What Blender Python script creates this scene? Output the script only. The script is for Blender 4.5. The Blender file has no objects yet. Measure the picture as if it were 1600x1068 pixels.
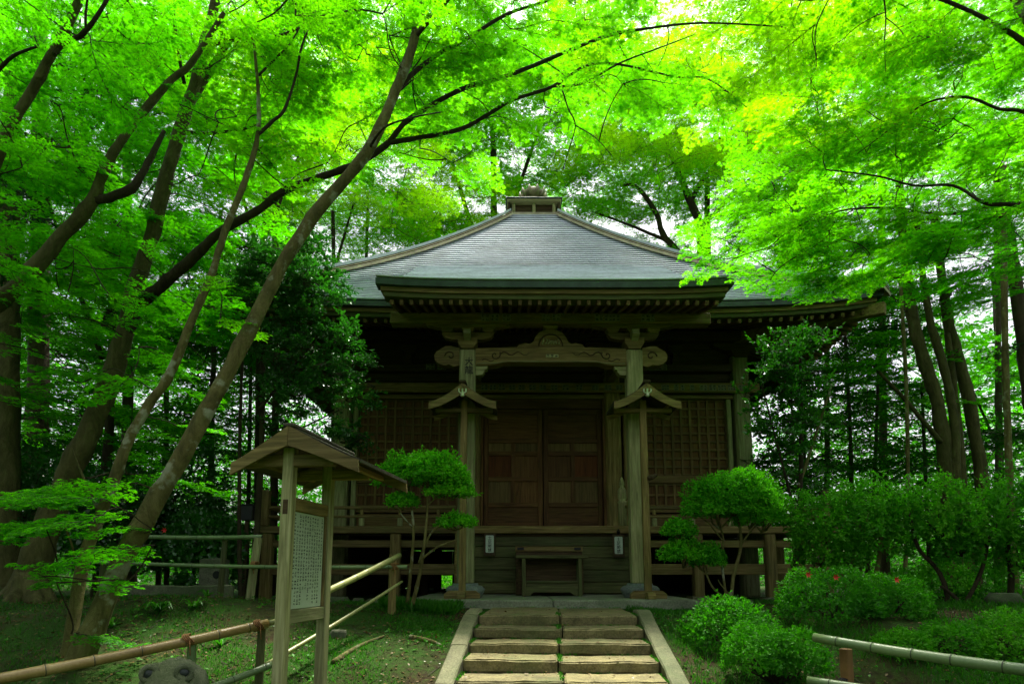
import bpy, math, random
import numpy as np
from mathutils import Vector, Matrix

# ------------------------------------------------------------------ camera, sky, sun, exposure
S = bpy.context.scene
TH = math.radians(8.0); FPX = 950.0; CXP = 800.0; CYP = 895.0 - FPX * math.tan(TH)
EYE = Vector((0, 0, 1.5))
cam = bpy.data.cameras.new('camera'); camo = bpy.data.objects.new('camera', cam)
S.collection.objects.link(camo); S.camera = camo
camo.location = EYE; camo.rotation_euler = (math.pi / 2 + TH, 0, 0)
cam.sensor_fit = 'HORIZONTAL'; cam.sensor_width = 36; cam.lens = FPX / 1600 * 36
cam.shift_y = (CYP - 534) / 1600
cam.clip_start = 0.05; cam.clip_end = 400

SUN_EL, SUN_AZ = 66.0, 14.0           # degrees; azimuth measured from +Y towards +X
W = bpy.data.worlds.new('World'); S.world = W; W.use_nodes = True
wn = W.node_tree.nodes; wl = W.node_tree.links; wn.clear()
sky = wn.new('ShaderNodeTexSky'); sky.sky_type = 'NISHITA'; sky.sun_disc = False
sky.sun_elevation = math.radians(SUN_EL); sky.sun_rotation = math.radians(SUN_AZ)
sky.air_density = 1.0; sky.dust_density = 6.0; sky.ozone_density = 1.0
hs = wn.new('ShaderNodeHueSaturation'); hs.inputs['Saturation'].default_value = 0.3
bg = wn.new('ShaderNodeBackground'); bg.inputs['Strength'].default_value = 0.115
wo = wn.new('ShaderNodeOutputWorld')
wl.new(sky.outputs[0], hs.inputs['Color']); wl.new(hs.outputs[0], bg.inputs[0]); wl.new(bg.outputs[0], wo.inputs[0])
sun = bpy.data.lights.new('sun', 'SUN'); suno = bpy.data.objects.new('sun', sun); S.collection.objects.link(suno)
sun.energy = 5.0; sun.angle = math.radians(9); sun.color = (1.0, 0.95, 0.84)
sd = Vector((math.sin(math.radians(SUN_AZ)) * math.cos(math.radians(SUN_EL)), math.cos(math.radians(SUN_AZ)) * math.cos(math.radians(SUN_EL)), math.sin(math.radians(SUN_EL))))
suno.rotation_euler = (-sd).to_track_quat('-Z', 'Y').to_euler(); suno.location = (0, 0, 30)
S.view_settings.view_transform = 'Standard'; S.view_settings.look = 'None'
S.view_settings.exposure = 1.35; S.view_settings.gamma = 1.0
S.cycles.use_denoising = True
S.cycles.adaptive_threshold = 0.025
S.cycles.max_bounces = 6; S.cycles.diffuse_bounces = 4; S.cycles.transmission_bounces = 6; S.cycles.glossy_bounces = 3
S.cycles.caustics_reflective = False; S.cycles.caustics_refractive = False

R = random.Random(7)
NR = np.random.default_rng(11)
COL = S.collection

# ------------------------------------------------------------------ helpers
def at(px, py, d):
    """world point seen at a photo pixel at depth d (metres along +Y)"""
    x = (px - CXP) / FPX; v = (CYP - py) / FPX
    dy = math.cos(TH) - v * math.sin(TH); dz = math.sin(TH) + v * math.cos(TH)
    return Vector((x * d / dy, d, EYE.z + dz * d / dy))

def tag(o, label=None, cat=None, group=None, kind=None):
    if label: o['label'] = label
    if cat: o['category'] = cat
    if group: o['group'] = group
    if kind: o['kind'] = kind
    return o

def thing(name, label, cat, loc=(0, 0, 0), rz=0.0, group=None):
    o = bpy.data.objects.new(name, None); COL.objects.link(o)
    o.empty_display_size = 0.1
    o.location = loc; o.rotation_euler = (0, 0, rz)
    return tag(o, label, cat, group)

class MB:
    """collects shapes; build() links them as one mesh object"""
    def __init__(s): s.v = []; s.f = []; s.m = []
    def add(s, vs, fs, m=0):
        b = len(s.v); s.v += [tuple(p) for p in vs]
        s.f += [tuple(i + b for i in f) for f in fs]; s.m += [m] * len(fs); return s
    def box(s, x0, x1, y0, y1, z0, z1, m=0, c=0.006, M=None):
        """chamfered box"""
        c = min(c, (x1 - x0) * .3, (y1 - y0) * .3, (z1 - z0) * .3)
        vs = []; idx = {}
        for i, (X, sx) in enumerate(((x0, 1), (x1, -1))):
            for j, (Y, sy) in enumerate(((y0, 1), (y1, -1))):
                for k, (Z, sz) in enumerate(((z0, 1), (z1, -1))):
                    idx[i, j, k, 0] = len(vs); vs.append((X, Y + sy * c, Z + sz * c))
                    idx[i, j, k, 1] = len(vs); vs.append((X + sx * c, Y, Z + sz * c))
                    idx[i, j, k, 2] = len(vs); vs.append((X + sx * c, Y + sy * c, Z))
        g = idx; fs = []
        for i in (0, 1):
            q = [g[i, 0, 0, 0], g[i, 0, 1, 0], g[i, 1, 1, 0], g[i, 1, 0, 0]]; fs.append(q if i == 0 else q[::-1])
            q = [g[0, i, 0, 1], g[1, i, 0, 1], g[1, i, 1, 1], g[0, i, 1, 1]]; fs.append(q if i == 0 else q[::-1])
            q = [g[0, 0, i, 2], g[0, 1, i, 2], g[1, 1, i, 2], g[1, 0, i, 2]]; fs.append(q if i == 0 else q[::-1])
        for a in (0, 1):
            for b in (0, 1):
                fs.append([g[a, b, 0, 0], g[a, b, 1, 0], g[a, b, 1, 1], g[a, b, 0, 1]][::(-1 if a != b else 1)])
                fs.append([g[a, 0, b, 0], g[a, 1, b, 0], g[a, 1, b, 2], g[a, 0, b, 2]][::(1 if a != b else -1)])
                fs.append([g[0, a, b, 1], g[1, a, b, 1], g[1, a, b, 2], g[0, a, b, 2]][::(-1 if a != b else 1)])
        for i in (0, 1):
            for j in (0, 1):
                for k in (0, 1):
                    q = [g[i, j, k, 0], g[i, j, k, 1], g[i, j, k, 2]]
                    fs.append(q if (i + j + k) % 2 == 0 else q[::-1])
        if M is not None: vs = [M @ Vector(p) for p in vs]
        return s.add(vs, fs, m)
    def tube(s, pts, rad, n=8, m=0, cap=True, wob=0.0, seed=0):
        pts = [Vector(p) for p in pts]; k = len(pts)
        if not hasattr(rad, '__len__'): rad = [rad] * k
        rr = random.Random(seed)
        vs = []; fs = []
        up = Vector((0, 0, 1)); prev = None
        for i, p in enumerate(pts):
            t = (pts[min(i + 1, k - 1)] - pts[max(i - 1, 0)]).normalized()
            if prev is None:
                a = t.cross(up if abs(t.z) < .9 else Vector((1, 0, 0))).normalized()
            else:
                a = (prev - t * prev.dot(t)).normalized()
            prev = a; b = t.cross(a)
            for j in range(n):
                an = 2 * math.pi * j / n
                r = rad[i] * (1 + (rr.uniform(-wob, wob) if wob else 0))
                vs.append(p + (a * math.cos(an) + b * math.sin(an)) * r)
        for i in range(k - 1):
            for j in range(n):
                fs.append((i * n + j, i * n + (j + 1) % n, (i + 1) * n + (j + 1) % n, (i + 1) * n + j))
        if cap:
            fs.append(tuple(range(n))[::-1]); fs.append(tuple(range((k - 1) * n, k * n)))
        return s.add(vs, fs, m)
    def lathe(s, prof, n=16, c=(0, 0, 0), m=0, sq=0):
        """profile (r,z) turned about z"""
        vs = []; fs = []; k = len(prof)
        for r, z in prof:
            for j in range(n):
                a = 2 * math.pi * j / n
                vs.append((c[0] + r * math.cos(a), c[1] + r * math.sin(a), c[2] + z))
        for i in range(k - 1):
            for j in range(n):
                fs.append((i * n + j, i * n + (j + 1) % n, (i + 1) * n + (j + 1) % n, (i + 1) * n + j))
        fs.append(tuple(range(n))[::-1]); fs.append(tuple(range((k - 1) * n, k * n)))
        return s.add(vs, fs, m)
    def prism(s, poly, y0, y1, m=0, axis='y', M=None):
        """2-D outline (x,z) extruded along y, as quads/one ngon each side"""
        n = len(poly)
        A = sum(poly[i][0] * poly[(i + 1) % n][1] - poly[(i + 1) % n][0] * poly[i][1] for i in range(n))
        if A < 0: poly = poly[::-1]
        vs = [(x, y0, z) for x, z in poly] + [(x, y1, z) for x, z in poly]
        fs = [tuple(range(n)), tuple(range(n, 2 * n))[::-1]]
        fs += [(i, i + n, (i + 1) % n + n, (i + 1) % n) for i in range(n)]
        if axis == 'x': vs = [(y, x, z) for x, y, z in vs]; fs = [f[::-1] for f in fs]
        if M is not None: vs = [M @ Vector(p) for p in vs]
        return s.add(vs, fs, m)
    def mesh(s, name, mats):
        me = bpy.data.meshes.new(name); me.from_pydata(s.v, [], s.f)
        for mt in (mats if isinstance(mats, (list, tuple)) else [mats]): me.materials.append(mt)
        if any(s.m): me.polygons.foreach_set('material_index', s.m)
        me.update(); return me
    def build(s, name, mats, parent=None, loc=(0, 0, 0), smooth=False, label=None):
        return link(name, s.mesh(name, mats), parent, loc, smooth, label)

def link(name, me, parent=None, loc=(0, 0, 0), smooth=False, label=None, rot=None):
    o = bpy.data.objects.new(name, me); COL.objects.link(o)
    o.location = loc
    if rot: o.rotation_euler = rot
    if parent is not None: o.parent = parent
    if smooth: me.polygons.foreach_set('use_smooth', [True] * len(me.polygons))
    if label: o['label'] = label
    return o

def quads_mesh(name, V, mats, mi=None, lv=None, smooth=False):
    """V: (n,4,3) array of separate quads"""
    n = len(V); me = bpy.data.meshes.new(name)
    me.vertices.add(n * 4); me.vertices.foreach_set('co', np.ascontiguousarray(V, dtype=np.float32).ravel())
    me.loops.add(n * 4); me.loops.foreach_set('vertex_index', np.arange(n * 4, dtype=np.int32))
    me.polygons.add(n); me.polygons.foreach_set('loop_start', np.arange(0, n * 4, 4, dtype=np.int32))
    for mt in mats: me.materials.append(mt)
    if mi is not None: me.polygons.foreach_set('material_index', np.asarray(mi, dtype=np.int32))
    if lv is not None:
        a = me.attributes.new('lv', 'FLOAT', 'FACE'); a.data.foreach_set('value', np.asarray(lv, dtype=np.float32))
    me.update(calc_edges=True)
    return me

def norm(a): return a / np.maximum(np.linalg.norm(a, axis=-1, keepdims=True), 1e-9)

def leaf_quads(pos, d, nrm, size, tmpl):
    """place a leaf template (k,4,3: along, across, up) at each position"""
    pos = np.asarray(pos); d = norm(np.asarray(d)); nrm = np.asarray(nrm)
    side = norm(np.cross(nrm, d)); up = np.cross(d, side)
    B = np.stack([d, side, up], 1)                        # n,3,3
    q = np.einsum('kqc,ncx->nkqx', tmpl, B) * np.asarray(size)[:, None, None, None]
    return (q + pos[:, None, None, :]).reshape(-1, 4, 3)

def maple_tmpl(lobes):
    out = []
    for ang, ln in lobes:
        a = math.radians(ang); h = math.radians(17)
        def pt(r, t, z): return (r * math.cos(t), r * math.sin(t), z)
        out.append([(0, 0, 0.0), pt(.5 * ln, a - h, .03), pt(ln, a, -.10 * ln), pt(.5 * ln, a + h, .03)])
    return np.array(out)
MAPLE7 = maple_tmpl([(0, 1.0), (40, .92), (-40, .92), (82, .72), (-82, .72), (128, .42), (-128, .42)])
MAPLE5 = maple_tmpl([(0, 1.0), (48, .88), (-48, .88), (100, .6), (-100, .6)])
OVAL = np.array([[(0, 0, 0), (.45, .26, .05), (1, 0, -.06), (.45, -.26, .05)]])
OVAL2 = np.array([[(0, 0, 0), (.3, .22, .05), (.72, .2, .03), (1, 0, -.1)], [(0, 0, 0), (1, 0, -.1), (.72, -.2, .03), (.3, -.22, .05)]])
BLADE = np.array([[(0, .05, 0), (.6, .04, .0), (1, 0, -.22), (0, -.05, 0)]])

def rand_unit(n, zscale=1.0):
    a = NR.normal(size=(n, 3)); a[:, 2] *= zscale
    return norm(a)

def tube_quads(p, r, n=3):
    """small twig as quads"""
    p = np.asarray(p, float); k = len(p); r = np.broadcast_to(r, (k,))
    t = np.gradient(p, axis=0); t = norm(t)
    a = norm(np.cross(t, np.array([0.13, 0.21, 1.0]))); b = np.cross(t, a)
    an = np.arange(n) * 2 * math.pi / n
    ring = p[:, None] + r[:, None, None] * (np.cos(an)[None, :, None] * a[:, None] + np.sin(an)[None, :, None] * b[:, None])
    nx = np.roll(ring, -1, axis=1)
    return np.stack([ring[:-1], nx[:-1], nx[1:], ring[1:]], 2).reshape(-1, 4, 3)

# ------------------------------------------------------------------ materials
class NT:
    def __init__(s, name):
        s.mat = bpy.data.materials.new(name); s.mat.use_nodes = True
        s.t = s.mat.node_tree; s.n = s.t.nodes; s.l = s.t.links; s.n.clear()
        s.out = s.n.new('ShaderNodeOutputMaterial')
    def node(s, typ, **kw):
        nd = s.n.new(typ)
        for k, v in kw.items():
            if k.startswith('i_'): nd.inputs[k[2:].replace('_', ' ')].default_value = v
            else: setattr(nd, k, v)
        return nd
    def ln(s, a, b): s.l.new(a, b)
    def coord(s, kind='Object', scale=(1, 1, 1), randomize=True):
        tc = s.node('ShaderNodeTexCoord'); mp = s.node('ShaderNodeMapping')
        mp.inputs['Scale'].default_value = scale
        s.ln(tc.outputs[kind], mp.inputs['Vector'])
        if randomize:
            oi = s.node('ShaderNodeObjectInfo'); mu = s.node('ShaderNodeMath', operation='MULTIPLY'); mu.inputs[1].default_value = 37.0
            s.ln(oi.outputs['Random'], mu.inputs[0]); s.ln(mu.outputs[0], mp.inputs['Location'])
        return mp.outputs[0]
    def noise(s, vec, scale, detail=6, rough=.6, dist=0.0):
        nd = s.node('ShaderNodeTexNoise'); nd.inputs['Scale'].default_value = scale
        nd.inputs['Detail'].default_value = detail; nd.inputs['Roughness'].default_value = rough; nd.inputs['Distortion'].default_value = dist
        s.ln(vec, nd.inputs['Vector']); return nd.outputs['Fac']
    def ramp(s, fac, stops):
        nd = s.node('ShaderNodeValToRGB'); e = nd.color_ramp.elements
        while len(e) < len(stops): e.new(.5)
        for el, (p, c) in zip(e, stops): el.position = p; el.color = (*c, 1) if len(c) == 3 else c
        s.ln(fac, nd.inputs[0]); return nd.outputs[0]
    def mix(s, fac, a, b, typ='MIX'):
        nd = s.node('ShaderNodeMix', data_type='RGBA', blend_type=typ)
        for sock, v in ((nd.inputs[0], fac), (nd.inputs[6], a), (nd.inputs[7], b)):
            if hasattr(v, 'links'): s.ln(v, sock)
            else: sock.default_value = v if not isinstance(v, tuple) or len(v) == 4 else (*v, 1)
        return nd.outputs[2]
    def bump(s, h, strength=.4, dist=.01):
        nd = s.node('ShaderNodeBump'); nd.inputs['Strength'].default_value = strength; nd.inputs['Distance'].default_value = dist
        s.ln(h, nd.inputs['Height']); return nd.outputs[0]
    def finish(s, col, rough=.8, nrm=None, spec=.3, metal=0.0):
        p = s.node('ShaderNodeBsdfPrincipled')
        for sock, v in ((p.inputs['Base Color'], col), (p.inputs['Roughness'], rough)):
            if hasattr(v, 'links'): s.ln(v, sock)
            else: sock.default_value = v if not isinstance(v, tuple) or len(v) == 4 else (*v, 1)
        p.inputs['Specular IOR Level'].default_value = spec; p.inputs['Metallic'].default_value = metal
        if nrm is not None: s.ln(nrm, p.inputs['Normal'])
        s.ln(p.outputs[0], s.out.inputs[0]); return s.mat

def wood(name, axis, c0, c1, c2, moss=.35, rough=.8, mosscol=(.05, .075, .022)):
    t = NT(name); sc = [9, 9, 9]; sc[axis] = .55
    v = t.coord('Object', tuple(sc)); g = t.noise(v, 3.2, 8, .65, .6)
    v2 = t.coord('Object', (1, 1, 1)); b = t.noise(v2, 1.7, 5, .6)
    col = t.ramp(g, [(.3, c0), (.52, c1), (.72, c2)])
    oi = t.node('ShaderNodeObjectInfo')
    k = t.ramp(oi.outputs['Random'], [(0, (.72, .72, .72)), (1, (1.18, 1.14, 1.05))])
    col = t.mix(1.0, col, k, 'MULTIPLY')
    mf = t.ramp(b, [(.48, (0, 0, 0)), (.72, (moss, moss, moss))])
    col = t.mix(mf, col, mosscol)
    fine = t.noise(t.coord('Object', tuple(x * 3 for x in sc)), 6, 4, .7)
    return t.finish(col, rough, t.bump(t.mix(.5, g, fine), .55, .012), .25)

def wood3(name, *a, **k): return [wood(name + '_' + 'xyz'[i], i, *a, **k) for i in range(3)]
WOOD = wood3('weathered_wood', (.062, .046, .014), (.175, .132, .044), (.29, .228, .09))
WOODB = wood3('brown_lattice_wood', (.050, .034, .012), (.135, .092, .032), (.20, .142, .056), moss=.08)
WOODK = wood3('roof_bark_wood', (.022, .020, .012), (.055, .048, .028), (.09, .08, .05), moss=.6, mosscol=(.03, .045, .015))
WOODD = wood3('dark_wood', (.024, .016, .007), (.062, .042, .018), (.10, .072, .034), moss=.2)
WOODL = wood3('pale_weathered_wood', (.11, .112, .048), (.27, .275, .125), (.41, .42, .22), moss=.3)
WOODR = wood3('brown_door_wood', (.044, .022, .007), (.122, .062, .020), (.18, .10, .036), moss=.08)
WOODRED = wood3('red_door_wood', (.045, .014, .004), (.105, .035, .010), (.14, .050, .016), moss=.05)
WOODM = wood3('mossy_plank_wood', (.036, .040, .013), (.085, .092, .032), (.140, .148, .058), moss=.6, mosscol=(.055, .085, .025))

def stone(name, c0, c1, moss=.4, mosscol=(.045, .075, .02), scale=5., bump=.5, mlo=.5, rough=.85):
    t = NT(name); v = t.coord('Object'); a = t.noise(v, scale, 9, .68); b = t.noise(v, scale * 9, 5, .7); c = t.noise(v, 1.6, 5, .6)
    col = t.ramp(a, [(.3, c0), (.7, c1)])
    oi = t.node('ShaderNodeObjectInfo'); k = t.ramp(oi.outputs['Random'], [(0, (.8, .8, .8)), (1, (1.15, 1.13, 1.1))])
    col = t.mix(1.0, col, k, 'MULTIPLY')
    sp = t.ramp(b, [(.36, (.62, .62, .62)), (.6, (1.1, 1.1, 1.1))]); col = t.mix(1.0, col, sp, 'MULTIPLY')
    col = t.mix(t.ramp(c, [(mlo, (0, 0, 0)), (mlo + .2, (moss, moss, moss))]), col, mosscol)
    return t.finish(col, rough, t.bump(t.mix(.45, a, b), bump, .02), .25)
STEP = stone('sandstone', (.09, .08, .034), (.235, .205, .086), .6, (.05, .078, .018))
CONC = stone('mossy_concrete', (.13, .15, .095), (.24, .27, .18), .5, (.06, .10, .035), 4)
KERB = stone('kerb_stone', (.105, .108, .055), (.215, .215, .11), .65, (.045, .075, .02), 5., .7, .46)
GREY = stone('grey_stone', (.10, .125, .11), (.20, .235, .21), .3)
FROG = stone('mossy_stone', (.07, .085, .045), (.20, .22, .13), .7, (.06, .085, .025), 9, .9, .45)
ROCK = stone('field_stone', (.06, .065, .04), (.15, .155, .10), .65, (.04, .07, .02), 6, .7, .42)
DARKSTONE = stone('polished_dark_stone', (.014, .018, .018), (.05, .06, .058), .35, rough=.3, bump=.3)

def simple(name, c, rough=.6, spec=.4, metal=0.0, var=.25, scale=12):
    t = NT(name); n = t.noise(t.coord('Object'), scale, 5, .6)
    col = t.ramp(n, [(.3, tuple(x * (1 - var) for x in c)), (.7, tuple(x * (1 + var) for x in c))])
    return t.finish(col, rough, t.bump(n, .2, .005), spec, metal)
INK = simple('ink', (.006, .007, .006), .7)
PAPER = simple('paper', (.42, .50, .40), .7, var=.1)
PAPERD = simple('old_paper_slip', (.15, .15, .085), .8, var=.25)
BOARDP = simple('notice_panel', (.36, .44, .30), .6, var=.12, scale=6)
METALD = simple('dark_metal', (.012, .013, .012), .5, .4, .6)
METALW = simple('tarnished_metal', (.42, .44, .30), .45, .5, .4)
ROPE = simple('palm_rope', (.22, .11, .035), .9, var=.5, scale=60)
ROPEB = simple('black_rope', (.01, .01, .009), .9, var=.4, scale=60)
COPE = simple('copper_edge', (.035, .055, .045), .5, .4, .3, .4, 5)
CREAM = simple('pale_ridge_wood', (.36, .32, .20), .6, var=.3, scale=5)
RED = simple('red_petals', (.55, .02, .015), .6)
BLACKB = simple('black_box_paint', (.006, .007, .007), .5)

def roof_mat():
    t = NT('copper_shingle'); v = t.coord('Object', (.35, 1, 1), False); a = t.noise(v, 2.2, 7, .7); b = t.noise(t.coord('Object', (3.2, 11, 11), False), 3.0, 6, .75)
    col = t.ramp(t.mix(.5, a, b), [(.30, (.20, .22, .23)), (.5, (.44, .49, .535)), (.70, (.68, .74, .80))])
    c = t.noise(t.coord('Object', (1, 1, 1), False), .9, 5, .6)
    col = t.mix(t.ramp(c, [(.55, (0, 0, 0)), (.8, (.35, .35, .35))]), col, (.12, .135, .09))
    return t.finish(col, t.ramp(b, [(.3, (.7, .7, .7)), (.7, (.9, .9, .9))]), t.bump(b, .35, .01), .2, .0)
ROOF = roof_mat()
HIPC = simple('hip_copper', (.36, .42, .44), .45, .5, .15, .2, 3)

def bamboo_mat(name, c0, c1, c2):
    t = NT(name); v = t.coord('Object', (1, 1, 1)); a = t.noise(v, 2.0, 4, .6); b = t.noise(t.coord('Object', (30, 30, 30)), 2, 4, .6)
    col = t.ramp(t.mix(.3, a, b), [(.3, c0), (.5, c1), (.7, c2)])
    return t.finish(col, .38, t.bump(b, .1, .003), .45)
BAMG = bamboo_mat('green_bamboo', (.075, .125, .045), (.13, .20, .075), (.20, .27, .11))
BAMF = bamboo_mat('faded_bamboo', (.13, .15, .04), (.22, .24, .075), (.32, .31, .12))
BAMT = bamboo_mat('tan_bamboo', (.12, .078, .018), (.24, .168, .048), (.36, .275, .10))
BAMD = simple('bamboo_node', (.035, .045, .02), .6)

def bark(name, c0, c1, c2, lich, lsc=3.2, lth=.62, lf=.7):
    t = NT(name); v = t.coord('Object', (1, 1, .35)); a = t.noise(v, 7, 9, .7, .8); b = t.noise(t.coord('Object'), lsc, 5, .55); d = t.noise(t.coord('Object'), 30, 4, .7)
    col = t.ramp(a, [(.3, c0), (.52, c1), (.75, c2)])
    col = t.mix(t.ramp(b, [(lth, (0, 0, 0)), (lth + .07, (lf, lf, lf))]), col, lich)
    m = t.noise(t.coord('Object'), 1.1, 4, .6)
    col = t.mix(t.ramp(m, [(.5, (0, 0, 0)), (.7, (.45, .45, .45))]), col, (.05, .06, .015))
    return t.finish(col, .88, t.bump(t.mix(.4, a, d), 1.0, .05), .2)
BARKM = bark('maple_bark', (.038, .036, .009), (.115, .106, .030), (.205, .192, .066), (.28, .31, .19), 4.2, .565, .85)
BARKG = bark('mossy_trunk_bark', (.030, .030, .008), (.078, .075, .022), (.14, .134, .046), (.12, .145, .065), 2.5, .66, .5)
BARKD = bark('dark_branch_bark', (.016, .012, .006), (.034, .026, .012), (.06, .048, .024), (.06, .065, .04), 3, .7, .4)
BARKC = bark('cedar_bark', (.030, .022, .012), (.070, .050, .028), (.105, .080, .048), (.07, .085, .05), 2, .66, .4)
TWIG = simple('twig_bark', (.030, .024, .012), .85)

def leaf_mat(name, dark, mid, lite, trans, tf=.5, gloss=.06, rough=.4):
    """diffuse + translucent leaf; colour varies per leaf (attribute lv) and per bough"""
    t = NT(name)
    at_ = t.node('ShaderNodeAttribute', attribute_name='lv'); oi = t.node('ShaderNodeObjectInfo')
    ad = t.node('ShaderNodeMath', operation='MULTIPLY_ADD'); ad.inputs[1].default_value = .55
    m2 = t.node('ShaderNodeMath', operation='MULTIPLY'); m2.inputs[1].default_value = .45
    t.ln(oi.outputs['Random'], m2.inputs[0]); t.ln(at_.outputs['Fac'], ad.inputs[0]); t.ln(m2.outputs[0], ad.inputs[2])
    col = t.ramp(ad.outputs[0], [(.1, dark), (.5, mid), (.95, lite)])
    k = 1.0
    tcol = t.mix(1.0, t.ramp(ad.outputs[0], [(.1, (.7, .8, .6)), (.5, (1, 1, 1)), (.95, (1.25, 1.1, 1.0))]), trans, 'MULTIPLY')
    df = t.node('ShaderNodeBsdfDiffuse'); tr = t.node('ShaderNodeBsdfTranslucent'); gl = t.node('ShaderNodeBsdfGlossy')
    gl.inputs['Roughness'].default_value = rough; gl.inputs['Color'].default_value = (.9, 1, .9, 1)
    t.ln(col, df.inputs[0]); t.ln(tcol, tr.inputs[0])
    m = t.node('ShaderNodeMixShader'); m.inputs[0].default_value = tf; t.ln(df.outputs[0], m.inputs[1]); t.ln(tr.outputs[0], m.inputs[2])
    m3 = t.node('ShaderNodeMixShader'); m3.inputs[0].default_value = gloss; t.ln(m.outputs[0], m3.inputs[1]); t.ln(gl.outputs[0], m3.inputs[2])
    t.ln(m3.outputs[0], t.out.inputs[0]); return t.mat
LMAPLE = leaf_mat('maple_leaf', (.022, .150, .002), (.060, .260, .003), (.13, .36, .003), (.19, .74, .002), .60, .008)
LYELL = leaf_mat('backlit_maple_leaf', (.06, .23, .003), (.13, .34, .003), (.24, .42, .004), (.34, .82, .002), .62, .008)  # paler copy of the maple leaf; sun glow through the canopy put into colour
LDEEP = leaf_mat('deep_maple_leaf', (.014, .11, .002), (.034, .19, .003), (.08, .29, .003), (.12, .68, .002), .56, .008)
LEVER = leaf_mat('evergreen_leaf', (.009, .050, .005), (.017, .090, .007), (.032, .15, .009), (.03, .24, .006), .28, .05, .30)
LCAM = leaf_mat('camellia_leaf', (.016, .09, .006), (.034, .165, .008), (.07, .26, .012), (.06, .42, .006), .34, .07, .25)
LAZAL = leaf_mat('azalea_leaf', (.018, .11, .004), (.045, .215, .005), (.105, .34, .007), (.08, .52, .004), .34, .012, .5)
LTOP = leaf_mat('clipped_leaf', (.030, .19, .004), (.075, .34, .005), (.14, .46, .006), (.13, .68, .004), .38, .01, .5)
LWOOD = leaf_mat('forest_leaf', (.007, .045, .003), (.016, .085, .004), (.038, .14, .005), (.035, .27, .003), .40, .015)
LCED = leaf_mat('conifer_needle', (.006, .030, .006), (.012, .052, .009), (.022, .085, .012), (.02, .10, .008), .2, .02)
GRASS = leaf_mat('grass_blade', (.014, .075, .005), (.030, .14, .007), (.06, .21, .009), (.05, .30, .006), .35, .015)
LITT = leaf_mat('fallen_leaf', (.05, .03, .012), (.12, .065, .02), (.22, .13, .045), (.12, .07, .02), .2, .03)

def ground_mat():
    t = NT('forest_soil'); v = t.coord('Object', (1, 1, 1), False)
    a = t.noise(v, .9, 8, .65); b = t.noise(v, 14, 7, .7); c = t.noise(v, 60, 4, .7)
    soil = t.ramp(b, [(.3, (.014, .011, .005)), (.55, (.034, .024, .009)), (.75, (.070, .048, .018))])
    moss = t.ramp(c, [(.3, (.010, .034, .004)), (.7, (.030, .085, .008))])
    col = t.mix(t.ramp(t.mix(.35, a, b), [(.41, (0, 0, 0)), (.55, (1, 1, 1))]), soil, moss)
    return t.finish(col, .95, t.bump(t.mix(.5, b, c), .8, .03), .1)
GROUND = ground_mat()
# ------------------------------------------------------------------ ground
def sst(t): t = np.clip(t, 0, 1); return t * t * (3 - 2 * t)
def gz(x, y):
    x = np.asarray(x, float); y = np.asarray(y, float)
    base = .05 + .92 * sst((y - 3.7) / (8.5 - 3.7))
    base = base + .26 * sst((-x - 1.2) / 2.6) * sst((y - 2.5) / 2.5) * (1 - sst((y - 7.5) / 3))
    base = base + .16 * sst((x - 2.4) / 2.5) * sst((y - 2.5) / 2.5) * (1 - sst((y - 7.5) / 3))
    base = base + .035 * (np.sin(x * 2.3 + y * .7) + np.sin(y * 2.9 - x * 1.3)) * sst((np.abs(x - .58) - 1.1) / 1.0) * (1 - sst((y - 9) / 2) * .6)
    base = base + .06 * np.maximum(y - 26, 0) + .05 * np.maximum(np.abs(x) - 14, 0)
    xs = x - .0594 * np.minimum(y - 7.9, .6)
    cut = (1 - sst((np.abs(xs - .58) - 1.02) / .14)) * (1 - sst((y - 8.9) / .5))
    st = .05 + .94 * np.clip((y - 4.3) / 3.4, 0, 1)
    return base * (1 - cut) + (st - .30) * cut
def gzs(x, y): return float(gz(x, y))

gx = np.unique(np.concatenate([np.linspace(-90, -14, 20), np.linspace(-14, -7, 30), np.linspace(-7, 7, 141), np.linspace(7, 14, 30), np.linspace(14, 90, 20)]))
gy = np.unique(np.concatenate([np.linspace(-60, -2, 16), np.linspace(-2, 14, 160), np.linspace(14, 30, 30), np.linspace(30, 110, 20)]))
XX, YY = np.meshgrid(gx, gy); ZZ = gz(XX, YY)
m = MB(); nx_, ny_ = len(gx), len(gy)
m.v = list(map(tuple, np.stack([XX.ravel(), YY.ravel(), ZZ.ravel()], 1)))
m.f = [(j * nx_ + i, j * nx_ + i + 1, (j + 1) * nx_ + i + 1, (j + 1) * nx_ + i) for j in range(ny_ - 1) for i in range(nx_ - 1)]
m.m = [0] * len(m.f)
tag(m.build('ground', GROUND, smooth=True), kind='structure')

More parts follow.
